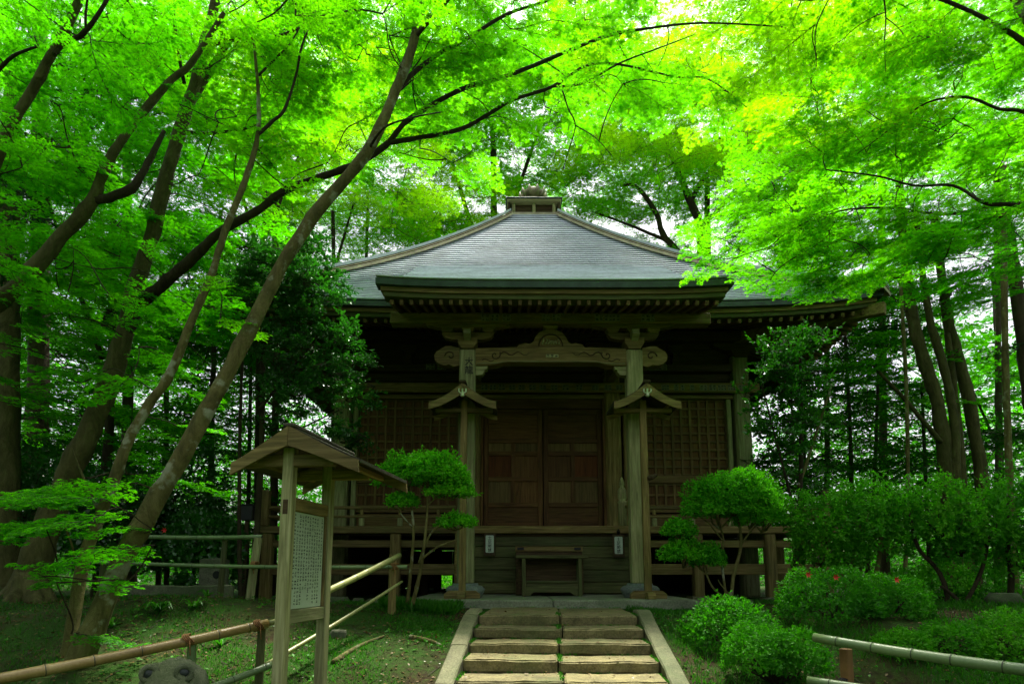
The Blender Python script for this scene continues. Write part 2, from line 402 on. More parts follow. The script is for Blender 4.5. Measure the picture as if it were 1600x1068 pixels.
def rough_block(m, x0, x1, y0, y1, z0, z1, nx=8, ny=3, nz=2, amp=.012, seed=0, mi=0, c=.02):
    """stone block: subdivided box surface with worn, wavering faces"""
    rr = np.random.default_rng(seed)
    vs = {}; V = []; Fs = []
    ph = rr.uniform(0, 6.28, 12)
    def P(i, j, k):
        if (i, j, k) in vs: return vs[i, j, k]
        def fr(q, n_, ln):
            if q in (0, n_): return q / n_
            e_ = min(c * 1.3 / ln, .3)
            return e_ + (1 - 2 * e_) * (q - 1) / max(n_ - 2, 1) if n_ > 2 else .5
        x = x0 + (x1 - x0) * fr(i, nx, x1 - x0); y = y0 + (y1 - y0) * fr(j, ny, y1 - y0); z = z0 + (z1 - z0) * (1 - (1 - fr(nz - k, nz, z1 - z0)) if False else fr(k, nz, z1 - z0))
        e = (i in (0, nx)) + (j in (0, ny)) + (k in (0, nz))
        sh = c * (e - 1) if e > 1 else 0
        if i == 0: x += sh
        if i == nx: x -= sh
        if j == 0: y += sh
        if j == ny: y -= sh
        if k == nz: z -= sh * .8
        a = amp
        x += a * .6 * math.sin(7 * y + 9 * z + ph[0]); y += a * (math.sin(9 * x + ph[1]) + .6 * math.sin(23 * x + 8 * z + ph[2]) + rr.uniform(-.5, .5))
        z += a * (.7 * math.sin(5 * x + ph[3]) + .4 * math.sin(17 * x + 5 * y + ph[4]) + rr.uniform(-.4, .4))
        vs[i, j, k] = len(V); V.append((x, y, z)); return vs[i, j, k]
    for i in range(nx):
        for j in range(ny):
            Fs.append((P(i, j, nz), P(i + 1, j, nz), P(i + 1, j + 1, nz), P(i, j + 1, nz)))
        for k in range(nz):
            Fs.append((P(i, 0, k), P(i + 1, 0, k), P(i + 1, 0, k + 1), P(i, 0, k + 1)))
            Fs.append((P(i, ny, k), P(i, ny, k + 1), P(i + 1, ny, k + 1), P(i + 1, ny, k)))
    for j in range(ny):
        for k in range(nz):
            Fs.append((P(0, j, k), P(0, j, k + 1), P(0, j + 1, k + 1), P(0, j + 1, k)))
            Fs.append((P(nx, j, k), P(nx, j + 1, k), P(nx, j + 1, k + 1), P(nx, j, k + 1)))
    m.add(V, Fs, mi)

# ------------------------------------------------------------------ stone stairs
stairs = thing('stone_stairs', 'worn sandstone garden stairs with sloping kerbs leading up to the hall', 'stairs', (.372, 4.406, .03), -.0594)
SO = Vector((-.58, -4.4, -.03))
for k in range(8):
    yf = 7.7 - .47 * k; zt = .985 - .118 * k
    back = yf + (.50 if k else 1.68)
    split = .58 + [.03, .05, .0, -.02, .03, -.04, .02, 0][k]
    jl = R.uniform(-.02, .02)
    for (a, b) in ((-.40, split - .006), (split + .006, 1.56)):
        q = MB(); rough_block(q, a, b, yf + R.uniform(-.02, .02), back, zt - .125 + (0 if k else -.05), zt + R.uniform(-.008, .008), 16, 5, 4, .0065, R.randrange(9999), c=.013)
        q.build('step', STEP, stairs, SO)
def kerbz(y): return .035 + .118 + (y - 4.41) * (.118 / .47) + .0
for sx, xi in ((-1, -.42), (1, 1.58)):
    ys = [8.28, 7.72, 6.72, 5.75, 4.75, 3.95]
    for a, b in zip(ys[1:], ys[:-1]):
        q = MB(); n = 5; V = []; F2 = []
        xo = xi + sx * (.185 + R.uniform(-.01, .01))
        for i in range(n + 1):
            y = a + .006 + (b - a - .012) * i / n
            z = min(kerbz(y), 1.03) + R.uniform(-.006, .006) if y > 4.4 else kerbz(y)
            for (xx, zz) in ((xi, -.5), (xi + R.uniform(-.004, .004), -.018), (xi + sx * .014, 0), (xo - sx * .016, .002), (xo, -.02), (xo, -.5)):
                V.append((xx, y, z + zz))
        for i in range(n):
            for j in range(5):
                f = (i * 6 + j, i * 6 + j + 1, (i + 1) * 6 + j + 1, (i + 1) * 6 + j); F2.append(f if sx > 0 else f[::-1])
        F2.append(tuple(range(6))[::-1] if sx > 0 else tuple(range(6))); e = tuple(range(n * 6, n * 6 + 6)); F2.append(e if sx > 0 else e[::-1])
        q.add(V, F2); q.build('kerb_stone', KERB, stairs, SO)

# concrete apron in front of the hall
q = MB(); rough_block(q, -1.62, .62, 9.40, 13.4, .72, 1.098, 14, 6, 4, .003, 3, c=.012); rough_block(q, .632, 2.86, 9.40, 13.4, .72, 1.097, 14, 6, 4, .003, 4, c=.012)
tag(q.build('pavement', CONC), kind='structure')

# ------------------------------------------------------------------ the hall
Z0 = .97
hall = thing('temple_hall', 'weathered wooden temple hall with pyramidal copper roof and projecting porch', 'temple', (.67, 13.0, Z0), math.radians(.3))
HO = (0, 0, -Z0)
def hp(name, mb, mats=WOOD, parent=None, smooth=False, label=None):
    """part of the hall; coordinates x from the axis, y from the front wall, z absolute"""
    return mb.build(name, mats, parent or hall, HO if parent is None else (0, 0, 0), smooth, label)
def hb(name, x0, x1, y0, y1, z0, z1, g=0, mats=WOOD, c=.012, parent=None):
    return hp(name, MB().box(x0, x1, y0, y1, z0, z1, g, c), mats, parent)

EH = 6.4; RC = 4.36; UE = 5.68                      # eave half width, roof centre (y), top of the slope
def prof(u): return 6.6 + .69 * u + .0452 * u * u
def lift(s, u): return .26 * abs(s) ** 4 * max(0, 1 - u / UE) ** 1.6
def rot4(p, k):
    x, y, z = p[0], p[1] - RC, p[2]
    for _ in range(k): x, y = -y, x
    return (x, y + RC, z)

def build_roof():
    m = MB(); NS = 28; rows = 46
    us = [UE * i / rows for i in range(rows + 1)]; us[-1] -= .05
    for k in range(4):
        for r in range(rows):
            V = []; Fq = []
            for i in range(NS + 1):
                s = -1 + 2 * i / NS
                wv = .0012 * math.sin(i * 2.7 + r * r)
                for (u, ub, dz) in ((us[r] + .05, us[r] + .05, -.004), (us[r] + .05, us[r], .040 + wv), (us[r] - .012, us[r], .030 + wv), (us[r] - .012, us[r], .052 + wv), (us[r + 1] + .05, us[r + 1] + .05, -.004)):
                    V.append(rot4((s * (EH - u), RC - EH + u, prof(ub) + lift(s, max(ub, 0)) + dz), k))
            for i in range(NS):
                b = i * 5
                Fq += [(b + j, b + 5 + j, b + 6 + j, b + 1 + j) for j in range(4)]
            m.add(V, Fq)
    return m
roof = hp('roof', build_roof(), ROOF)

def porch_z(v): return 6.15 + .45 * v + .031 * v * v
PX = 2.88; PY = -3.8
def plift(x): return .06 * (abs(x) / PX) ** 4
m = MB(); NS = 16; rows = 46; vmax = 4.46
for r in range(rows):
    v0, v1 = vmax * r / rows, vmax * (r + 1) / rows
    V = []; Fq = []
    for i in range(NS + 1):
        x = -PX + 2 * PX * i / NS
        for (v, vb, dz) in ((v0 + .03, v0 + .03, -.004), (v0 + .03, v0, .020), (v0 - .008, v0, .014), (v0 - .008, v0, .030 + .001 * math.sin(i * 2.1 + r * r)), (v1 + .03, v1 + .03, -.004)): V.append((x, PY + v, porch_z(vb) + plift(x) * (1 - v / vmax) + dz))
    for i in range(NS): b = i * 5; Fq += [(b + j, b + 5 + j, b + 6 + j, b + 1 + j) for j in range(4)]
    m.add(V, Fq)
proof = hp('porch_roof', m, ROOF)

# hip ridges
for k in range(4):
    h = MB()
    for (w, z0, z1, mi) in ((.25, -.03, .045, 1), (.20, .045, .07, 2), (.22, .07, .092, 1), (.16, .092, .115, 2), (.18, .115, .19, 0)):
        V = []; Fq = []; n = 26
        for i in range(n + 1):
            u = -.06 + (UE - .02) * i / n
            c = prof(max(u, 0)) + lift(1, max(u, 0)) + (.0 if u >= 0 else .01)
            r_ = EH - u
            for (o, z) in ((-w, z0), (-w, z1), (w, z1), (w, z0)):
                lx = o / math.sqrt(2)
                V.append(rot4((r_ + lx, RC - r_ + lx, c + z - abs(o) * .18), k))
        for i in range(n):
            for j in range(3): Fq.append((i * 4 + j, (i + 1) * 4 + j, (i + 1) * 4 + j + 1, i * 4 + j + 1))
        Fq.append((0, 1, 2, 3)); h.add(V, Fq, mi)
    hp('hip_ridge', h, [HIPC, CREAM, WOODD[0]], roof)

# roof-top box and jewel
tz = prof(UE)
hb('ridge_sill', -.78, .78, RC - .78, RC + .78, tz - .14, tz - .03, 0, [CREAM] * 3, .02, roof)
hb('ridge_sill', -.72, .72, RC - .72, RC + .72, tz - .028, tz + .08, 0, [CREAM] * 3, .02, roof)
hb('ridge_box', -.56, .56, RC - .56, RC + .56, tz + .082, tz + .40, 0, WOODD, .02, roof)
for x in (-.6, 0, .6):
    hb('ridge_post', x - .05, x + .05, RC - .66, RC - .57, tz + .082, tz + .395, 2, WOODL, .01, roof)
for x in (-.74, .74):
    hb('ridge_wing', x - .03, x + .03, RC - .70, RC + .70, tz + .0, tz + .395, 1, WOODD, .01, roof)
hb('ridge_cap', -.80, .80, RC - .80, RC + .80, tz + .402, tz + .45, 0, WOODL, .02, roof)
hb('ridge_cap', -.84, .84, RC - .84, RC + .84, tz + .452, tz + .48, 0, [COPE] * 3, .01, roof)
m = MB(); m.lathe([(.34, 0), (.36, .30), (.30, .38), (.20, .44), (.18, .48), (.30, .54), (.36, .62), (.24, .65), (.24, .72), (.16, .80), (.05, .86), (.01, .90)], 14, (0, RC, tz + .482))
for i in range(10):
    a = i * math.pi / 5
    m.tube([(0.26 * math.cos(a), RC + .26 * math.sin(a), tz + .96), (.40 * math.cos(a), RC + .40 * math.sin(a), tz + 1.08), (.40 * math.cos(a), RC + .40 * math.sin(a), tz + 1.20)], [.06, .06, .01], 5)
hp('roof_jewel', m, CREAM, roof, True)

# eave edges of the main roof: swept rings following the lifted corners
def eave_ring(name, o0, o1, z0, z1, mats):
    m = MB(); NS = 28
    for k in range(4):
        V = []; Fq = []
        for i in range(NS + 1):
            s = -1 + 2 * i / NS; l = lift(s, 0)
            for (o, z) in ((o0, z0), (o0, z1), (o1, z1), (o1, z0)): V.append(rot4((s * (EH - o), RC - EH + o, 6.6 + l + z), k))
        for i in range(NS):
            for j in range(4): Fq.append((i * 4 + j, i * 4 + (j + 1) % 4, (i + 1) * 4 + (j + 1) % 4, (i + 1) * 4 + j)[::-1])
        m.add(V, Fq)
    return hp(name, m, mats, roof)
eave_ring('eave_edge', -.02, .30, -.105, -.008, [COPE])
eave_ring('eave_board', .07, .34, -.19, -.107, [WOOD[0]])
eave_ring('eave_board', .11, .36, -.27, -.192, [WOODM[0]])
# soffit sheet + rafters
SLP = .36
m = MB()
for k in range(4):
    V = []; Fq = []; NS = 16
    for i in range(NS + 1):
        s = -1 + 2 * i / NS
        V += [rot4((s * (EH - .2), RC - EH + .2, 6.325 + lift(s, 0)), k), rot4((s * 4.2, RC - 4.2, 6.285 + SLP * 2.0), k)]
    for i in range(NS): Fq.append((i * 2, i * 2 + 1, i * 2 + 3, i * 2 + 2))
    m.add(V, Fq)
hp('soffit', m, [WOODD[1]], roof)
rl = 2.15; rm = MB().box(-.032, .032, 0, rl, -.085, -.006, 1, .006).mesh('rafter', WOODB)
def rafter(x, y, z, rx, rz, ln=9.):
    o = link('rafter', rm, hall, (x, y, z - Z0)); o.rotation_euler = (rx, 0, rz); o.scale.y = min(1.0, max(.06, ln / rl)); return o
xs = np.arange(-6.1, 6.11, .2)
for x in xs:
    if abs(x) > 2.75: rafter(x, RC - EH + .14, 6.315 + lift(x / EH, 0) * .95, math.atan(SLP) * (1 - .35 * abs(x / EH) ** 4), 0, EH - .08 - abs(x))
for sx in (-1, 1):
    for y in np.arange(-1.8, 7.0, .2):
        l = lift((y - RC) / EH, 0)
        o = rafter(sx * (EH - .14), y, 6.315 + l * .95, math.atan(SLP) * (1 - .35 * abs((y - RC) / EH) ** 4), sx * math.pi / 2, EH - .08 - abs(y - RC))
for sx in (-1, 1):
    a = Vector((sx * 6.42, RC - EH - .02, 6.50)); b = Vector((sx * 4.2, 0.15, 6.74)); dv = b - a
    M = Matrix.Translation(a) @ dv.to_track_quat('Y', 'Z').to_matrix().to_4x4()
    hp('corner_rafter', MB().box(-.08, .08, 0, dv.length, -.13, .10, 1, .012, M), WOOD)

# porch eave
def porch_band(name, inset, z0, z1, mats, depth=.25):
    m = MB(); n = 14
    V = []; Fq = []
    for i in range(n + 1):
        x = (-1 + 2 * i / n) * (PX - inset); l = plift(x)
        for (y, z) in ((PY + inset, z0), (PY + inset, z1), (PY + inset + depth, z1), (PY + inset + depth, z0)): V.append((x, y, 6.15 + l + z))
    for i in range(n):
        for j in range(4): Fq.append((i * 4 + j, i * 4 + (j + 1) % 4, (i + 1) * 4 + (j + 1) % 4, (i + 1) * 4 + j)[::-1])
    Fq += [(0, 1, 2, 3)[::-1], tuple(range(n * 4, n * 4 + 4))]
    m.add(V, Fq)
    for sx in (-1, 1):
        V = []; Fq = []; n2 = 10
        for i in range(n2 + 1):
            v = inset + .02 + i * 3.4 / n2; zz = porch_z(v) - .45 * inset + .06 * (1 - v / vmax)
            for (x, z) in ((sx * (PX - inset + .001), z0), (sx * (PX - inset + .001), z1), (sx * (PX - inset - .22), z1), (sx * (PX - inset - .22), z0)): V.append((x, PY + v, zz + z))
        for i in range(n2):
            for j in range(4):
                f = (i * 4 + j, i * 4 + (j + 1) % 4, (i + 1) * 4 + (j + 1) % 4, (i + 1) * 4 + j); Fq.append(f if sx < 0 else f[::-1])
        Fq += [(0, 1, 2, 3)]
        m.add(V, Fq)
    return hp(name, m, mats, proof)
porch_band('eave_edge', .0, -.115, -.012, [COPE])
porch_band('eave_board', .07, -.19, -.117, [WOOD[0]])
porch_band('eave_board', .11, -.265, -.192, [WOODM[0]])
m = MB(); m.add([(-2.7, PY + .2, 5.905), (2.7, PY + .2, 5.905), (2.7, -.1, 5.905 + .27 * 3.5), (-2.7, -.1, 5.905 + .27 * 3.5)], [(0, 1, 2, 3)[::-1]])
hp('porch_soffit', m, [WOODD[1]], proof)
rm2 = MB().box(-.03, .03, 0, 3.6, -.085, -.006, 1, .006).mesh('rafter', WOODB)
for i in range(34):
    x = -2.64 + i * .16
    o = link('rafter', rm2, hall, (x, PY + .13, 5.885 - Z0)); o.rotation_euler = (math.atan(.27), 0, 0)

# body: core wall, posts, beams
hb('wall', -4.3, 4.3, .14, 8.6, 2.3, 7.0, 0, WOODD)
hb('upper_wall', -4.2, 4.2, .06, .138, 5.6, 6.9, 0, WOODD)
hb('upper_wall_board', -4.2, 4.2, .02, .058, 5.70, 5.88, 0, WOODD)
PW = .17
for x in (-4.36, -1.52, 1.52, 4.36):
    hb('post', x - PW, x + PW, -PW, PW, 1.0, 6.35, 2, WOOD if abs(x) < 2 else WOODL, .045)
for x in (-4.36, 4.36):
    hb('post', x - PW, x + PW, 8.72 - PW, 8.72 + PW, 1.0, 6.35, 2, WOOD, .045)
for x in (-4.07, -1.80, 1.80, 4.07):
    hb('jamb', x - .05, x + .05, -.10, .06, 2.45, 5.27, 2, WOODL if abs(x) > 2 else WOOD)
hb('tie_beam', -4.72, 4.72, -.235, -.005 - .17, 5.385, 5.60, 0, WOOD, .02)
hb('lintel', -4.18, 4.18, -.12, .05, 5.275, 5.37, 0, WOOD)
hb('upper_beam', -4.5, 4.5, -.12, .10, 5.90, 6.07, 0, WOODD, .02)
hb('wall_plate', -4.9, 4.9, -.16, .12, 6.60, 6.82, 0, WOODD, .02)
for x in (-4.36, -1.52, 1.52, 4.36):
    m = MB(); m.prism([(x - .13, 6.2), (x + .13, 6.2), (x + .2, 6.3), (x + .2, 6.38), (x - .2, 6.38), (x - .2, 6.3)], -.2, .16)
    m.prism([(x - .3, 6.382), (x + .3, 6.382), (x + .55, 6.48), (x + .55, 6.56), (x - .55, 6.56), (x - .55, 6.48)], -.1, .1)
    hp('bracket', m, [WOODD[0]])
for x in (-2.95, 2.95):
    m = MB(); m.prism([(x - .08, 6.07), (x + .08, 6.07), (x + .05, 6.3), (x + .16, 6.4), (x + .16, 6.5), (x - .16, 6.5), (x - .16, 6.4), (x - .05, 6.3)], -.1, .06)
    hp('bracket', m, [WOODD[0]])

# lattice shutters either side of the door
for sx in (-1, 1):
    x0, x1 = (1.86, 4.01) if sx > 0 else (-4.01, -1.86)
    for (z0, z1, nv) in ((3.60, 5.26, 9), (2.93, 3.40, 2)):
        b = hb('lattice_shutter', x0, x1, .02, .06, z0, z1, 2, WOODR)
        b_ = b
        nx = 11; cw = (x1 - x0) / nx; ch = (z1 - z0) / nv
        vm = MB().box(-.025, .025, -.048, 0, z0, z1, 2, .004).mesh('lattice_slat', WOODB)
        hm = MB().box(x0, x1, -.038, 0, -.025, .025, 0, .004).mesh('lattice_slat', WOODB)
        for i in range(nx + 1): link('lattice_slat', vm, b, (x0 + cw * i, .016, 0))
        for j in range(nv + 1): link('lattice_slat', hm, b, (0, .0185, z0 + ch * j))
    hb('shutter_rail', x0, x1, -.06, .05, 3.42, 3.58, 0, WOODB)
    hb('shutter_rail', x0, x1, -.06, .05, 2.78, 2.91, 0, WOODB)
    hb('shutter_board', x0, x1, .0, .05, 2.44, 2.76, 0, WOODB)

# double door
DX = 1.30
hb('door_frame', -1.345, -1.29, -.14, .10, 2.45, 5.27, 2, WOODR); hb('door_frame', 1.29, 1.345, -.14, .10, 2.45, 5.27, 2, WOODR)
hb('door_head', -1.285, 1.285, -.10, .09, 5.05, 5.272, 0, WOODR)
for sx in (-1, 1):
    xa, xb = (-1.28, -.012) if sx < 0 else (.012, 1.28)
    m = MB(); st = .10; xm = (xa + xb) / 2
    rails = [(2.46, 2.56), (2.90, 3.00), (3.46, 3.56), (4.02, 4.12), (4.30, 4.40), (4.94, 5.045)]
    m.box(xa, xa + st, -.05, .03, 2.46, 5.045, 2, .008); m.box(xb - st, xb, -.05, .03, 2.46, 5.045, 2, .008)
    for a, b in rails: m.box(xa + st + .001, xb - st - .001, -.046, .03, a, b, 0, .008)
    m.box(xm - .045, xm + .045, -.044, .03, 3.001, 4.299, 2, .008)
    leaf = hp('door_leaf', m, WOODR)
    pan = []
    for (z0, z1) in ((3.0, 3.46), (3.56, 4.02), (4.12, 4.30)):
        pan += [(xa + st, xm - .045, z0, z1), (xm + .045, xb - st, z0, z1)]
    pan += [(xa + st, xb - st, 2.56, 2.90), (xa + st, xb - st, 4.40, 4.94)]
    for i, (a, b, z0, z1) in enumerate(pan):
        redp = (sx < 0 and i == 2) or (sx > 0 and i == 3)
        tan = i in (0, 1, 4, 5) and (sx > 0 or i != 1)
        hb('door_panel', a - .004, b + .004, -.012, .012, z0 - .004, z1 + .004, 2 if i < 6 else 0, WOODRED if redp else (WOODB if tan else WOODR), .004, leaf)
hb('door_sill', -1.5, 1.5, -.16, .06, 2.405, 2.455, 0, WOODR)

# veranda
VF = -1.10
hb('veranda_floor', -5.62, 5.62, VF + .06, -.17, 2.30, 2.400, 1, WOOD)
for sx in (-1, 1): hb('veranda_floor', min(sx * 4.53, sx * 5.62), max(sx * 4.53, sx * 5.62), -.165, 8.9, 2.30, 2.398, 1, WOOD)
hb('veranda_edge', -5.70, -1.62, VF - .04, VF + .055, 2.27, 2.41, 0, WOOD, .015)
hb('veranda_edge', 1.62, 5.70, VF - .04, VF + .055, 2.27, 2.41, 0, WOOD, .015)
hb('veranda_edge', -1.615, 1.615, VF - .12, VF + .055, 2.265, 2.412, 0, WOOD, .02, )
hb('under_floor_beam', -5.5, -1.6, VF + .06, VF + .2, 2.00, 2.14, 0, WOOD); hb('under_floor_beam', 1.6, 5.5, VF + .06, VF + .2, 2.00, 2.14, 0, WOOD)
hb('tie_rail', -5.5, -1.6, VF + .07, VF + .15, 1.47, 1.68, 0, WOOD); hb('tie_rail', 1.6, 5.5, VF + .07, VF + .15, 1.47, 1.68, 0, WOOD)
for x in (-5.45, -4.38, -2.95, 2.95, 4.38, 5.45):
    hb('veranda_post', x - .10, x + .10, VF + .01 - .04, VF + .16, .95, 2.262, 2, WOOD, .02)
for x in (-5.45, 5.45):
    for y in (1.0, 3.2, 5.4, 7.6): hb('veranda_post', x - .1, x + .1, y - .1, y + .1, .9, 2.295, 2, WOOD, .02)
# handrail with newels
def handrail(x0, x1):
    hb('handrail', x0, x1, VF - .01, VF + .055, 2.745, 2.81, 0, WOOD, .02)
    hb('mid_rail', x0, x1, VF, VF + .05, 2.575, 2.625, 0, WOOD)
    n = 5
    for i in range(n):
        x = x0 + (x1 - x0) * (i + .5) / n
        hb('baluster', x - .05, x + .05, VF - .002, VF + .056, 2.412, 2.573, 2, WOODL)
        hb('baluster', x - .03, x + .03, VF + .005, VF + .045, 2.627, 2.743, 2, WOOD)
handrail(-5.5, -1.75); handrail(1.75, 5.5)
for sx in (-1, 1):
    a, b = sorted((sx * 5.5, sx * 5.5 + .06)); hb('handrail', a, b, VF + .1, 8.4, 2.745, 2.81, 1, WOOD, .02); hb('mid_rail', a, b, VF + .1, 8.4, 2.575, 2.625, 1, WOOD)
for x in (-5.53, 5.53):
    hb('newel', x - .085, x + .085, VF - .06, VF + .11, 2.41, 3.12, 2, WOOD, .02)
def newel(x):
    m = MB(); m.lathe([(.085, 2.41), (.085, 2.86), (.092, 2.87), (.092, 2.90), (.06, 2.92), (.088, 2.96), (.088, 3.12), (.055, 3.17), (.035, 3.19), (.055, 3.23), (.05, 3.30), (.02, 3.37), (.004, 3.39)], 12, (x, VF + .02, 0))
    hp('newel', m, [WOODL[2]], None, True)
    m = MB(); s = 1 if x > 0 else -1
    m.tube([(x + s * .05, VF - .02, 2.80), (x + s * .10, VF - .10, 2.80), (x + s * .16, VF - .2, 2.70), (x + s * .19, VF - .3, 2.5), (x + s * .2, VF - .4, 2.2), (x + s * .2, VF - .5, 1.7), (x + s * .2, VF - .55, 1.25)], [.03, .045, .05, .05, .055, .055, .05], 7)
    hp('stair_rail', m, WOOD, None, True)
newel(-1.50); newel(1.50)
# plank skirt below the door
zs = [1.115, 1.33, 1.56, 1.80, 2.02, 2.21]
for i in range(5):
    hb('skirt_plank', -1.6, 1.6, VF - .02 - .006 * (i % 2), VF + .03, zs[i] + .004, zs[i + 1] - .003, 0, WOODM, .01)
hb('skirt_light_stop', -1.6, 1.6, VF + .032, VF + .06, 1.1, 2.26, 0, WOODD)  # board added behind the planks to stop light leaking through their joints
hb('skirt_shadow_board', -1.6, 1.6, VF + .0, VF + .03, 2.213, 2.262, 0, WOODD, .004)  # dark strip put in for the shade of the recess above the planks
for x in (-1.66, 1.66): hb('skirt_side', x - .045, x + .045, VF - .02, -.2, 1.1, 2.26, 2, WOODM)
# rear wall below the floor, with one open bay to the garden behind
for (a, b) in ((-4.3, -3.3), (-2.72, 4.3)): hb('rear_skirt', a, b, 8.6, 8.66, .9, 2.28, 0, WOODD)
hb('rear_skirt', -3.295, -2.725, 8.6, 8.66, 1.42, 2.28, 0, WOODD)
for x in (-4.36, 4.36): hb('side_skirt', x - .03, x + .03, .2, 8.5, .9, 2.28, 1, WOODD)
for x in (-2.9, 0, 2.9):
    for y in (2.8, 5.8): hb('floor_post', x - .1, x + .1, y - .1, y + .1, .95, 2.28, 2, WOODD)

# porch pillars, rainbow beam, brackets
PYC = -2.65; PXC = 1.465
for sx in (-1, 1):
    x = sx * PXC
    hb('porch_pillar', x - .14, x + .14, PYC - .14, PYC + .14, 1.32, 5.395, 2, WOODL, .03)
    m = MB(); m.lathe([(.26, 1.09), (.27, 1.12), (.31, 1.18), (.33, 1.24), (.28, 1.29), (.22, 1.30), (.21, 1.335)], 20, (x, PYC, 0)); hp('pillar_base', m, GREY, None, True)
    # nosing beyond the pillar
    n = [(0, 5.10), (.10, 5.08), (.18, 5.12), (.26, 5.10), (.36, 5.13), (.43, 5.20), (.44, 5.29), (.40, 5.36), (.33, 5.40), (.25, 5.45), (.15, 5.455), (.06, 5.43), (0, 5.42)]
    m = MB(); m.prism([(x + sx * (.142 + a), z) for a, z in n], PYC - .10, PYC + .10)
    hp('beam_nosing', m, WOOD)
    sp = [(x + sx * (.30 + (.10 - .009 * i) * math.cos(i * .62)), PYC - .104, 5.27 + (.10 - .009 * i) * math.sin(i * .62)) for i in range(11)]
    hp('carved_scroll', MB().tube(sp, .013, 5), [WOODD[0]], None, True)
    # bracket set
    m = MB()
    m.prism([(x - .10, 5.397), (x + .10, 5.397), (x + .17, 5.50), (x + .17, 5.585), (x - .17, 5.585), (x - .17, 5.50)], PYC - .16, PYC + .16)
    hp('bearing_block', m, WOOD)
    m = MB(); m.prism([(x - .26, 5.587), (x + .26, 5.587), (x + .40, 5.62), (x + .46, 5.69), (x + .46, 5.715), (x - .46, 5.715), (x - .46, 5.69), (x - .40, 5.62)], PYC - .07, PYC + .07)
    hp('bracket_arm', m, WOOD)
    for dx in (-.36, 0, .36):
        m = MB(); m.prism([(x + dx - .07, 5.717), (x + dx + .07, 5.717), (x + dx + .11, 5.76), (x + dx + .11, 5.80), (x + dx - .11, 5.80), (x + dx - .11, 5.76)], PYC - .1, PYC + .1)
        hp('bearing_block', m, WOOD)
    m = MB(); m.prism([(x - .5, 5.802), (x + .5, 5.802), (x + .72, 5.85), (x + .74, 5.868), (x - .74, 5.868), (x - .72, 5.85)], PYC - .075, PYC + .075); hp('bracket_arm', m, WOOD)
    m = MB(); m.prism([(PYC - .32, 5.60), (PYC - .14, 5.52), (PYC + .14, 5.52), (PYC + .14, 5.70), (PYC - .28, 5.70)], x - .06, x + .06, axis='x'); hp('bracket_nose', m, WOODL)
    # small bracket under the beam
    m = MB(); m.prism([(x - sx * .141, 4.93), (x - sx * .26, 4.94), (x - sx * .30, 5.0), (x - sx * .30, 5.03), (x - sx * .34, 5.04), (x - sx * .36, 5.098), (x - sx * .141, 5.098)], PYC - .08, PYC + .08); hp('beam_bracket', m, WOODL)
    # link beam back to the wall
    m = MB(); pts = [(PYC + .142, 5.2), (-1.4, 5.52), (-.17, 5.62), (-.17, 5.86), (-1.4, 5.78), (PYC + .142, 5.48)]
    m.prism(pts, x - .08, x + .08, axis='x'); hp('link_beam', m, WOOD)
n = 22; top = []; bot = []
for i in range(n + 1):
    t = -1 + 2 * i / n; x = t * (PXC - .142)
    top.append((x, 5.405 + .03 * (1 - t * t)))
    bot.append((x, 5.10 + (.055 * (1 - sst(np.array((abs(t) - .60) / .18))).item())))
m = MB()
V = []; Fq = []
for y in (PYC - .115, PYC + .115):
    for (x, z) in bot: V.append((x, y, z))
    for (x, z) in top: V.append((x, y, z))
k = n + 1
for i in range(n):
    Fq += [(i, i + 1, k + i + 1, k + i), (2 * k + i, 3 * k + i, 3 * k + i + 1, 2 * k + i + 1), (k + i, k + i + 1, 3 * k + i + 1, 3 * k + i), (i, 2 * k + i, 2 * k + i + 1, i + 1)]
m.add(V, Fq); hp('rainbow_beam', m, [WOOD[0]])
for sx in (-1, 1):       # scroll carving on the beam
    cx_ = sx * .98; yy = PYC - .119
    sp = [(cx_ + sx * (.10 - .0085 * i) * math.cos(i * .6 + 2.6), yy, 5.285 + (.10 - .0085 * i) * math.sin(i * .6 + 2.6)) for i in range(12)]
    hp('carved_scroll', MB().tube(sp, .011, 5), [WOODD[0]], None, True)
    wv = [(cx_ - sx * (.10 + .05 * i), yy, 5.31 + .035 * math.sin(i * 1.3)) for i in range(11)]
    hp('carved_scroll', MB().tube(wv, [.014 - .0009 * i for i in range(11)], 5), [WOODD[0]], None, True)
    wv = [(cx_ + sx * (.02 + .03 * i), yy, 5.19 - .02 * math.sin(i * .9)) for i in range(8)]
    hp('carved_scroll', MB().tube(wv, .008, 5), [WOODD[0]], None, True)
hp('beam_moulding', MB().tube([(-1.3 + .13 * i, PYC - .117, 5.165 - .035 * sst(np.array((abs(-1.3 + .13 * i) - .78) / .2)).item()) for i in range(21)], .009, 5), [WOODL[0]], None, True)
# frog-leg strut
half = [(0, 5.77), (.10, 5.765), (.20, 5.73), (.27, 5.64), (.31, 5.55), (.37, 5.51), (.45, 5.53), (.50, 5.51), (.56, 5.50), (.60, 5.45), (.56, 5.437)]
outl = half + [(-x, z) for x, z in half[::-1][:-1]]
m = MB(); m.prism(outl, PYC - .06, PYC + .06); hp('frog_leg_strut', m, WOOD)
inner = [(.21 * math.cos(a), 5.47 + .22 * math.sin(a)) for a in np.linspace(0, math.pi, 12)]
hp('strut_carving', MB().tube([(x, PYC - .064, z) for x, z in inner], .014, 5), [WOODD[0]], None, True)
for i in range(7):
    a = i * .9; hp('strut_carving', MB().tube([(.05 * i - .15, PYC - .064, 5.50), (.05 * i - .13 + .03 * math.sin(a), PYC - .066, 5.56), (.04 * i - .12, PYC - .064, 5.60 + .03 * math.cos(a))], [.016, .018, .006], 5), [WOODL[0]], None, True)
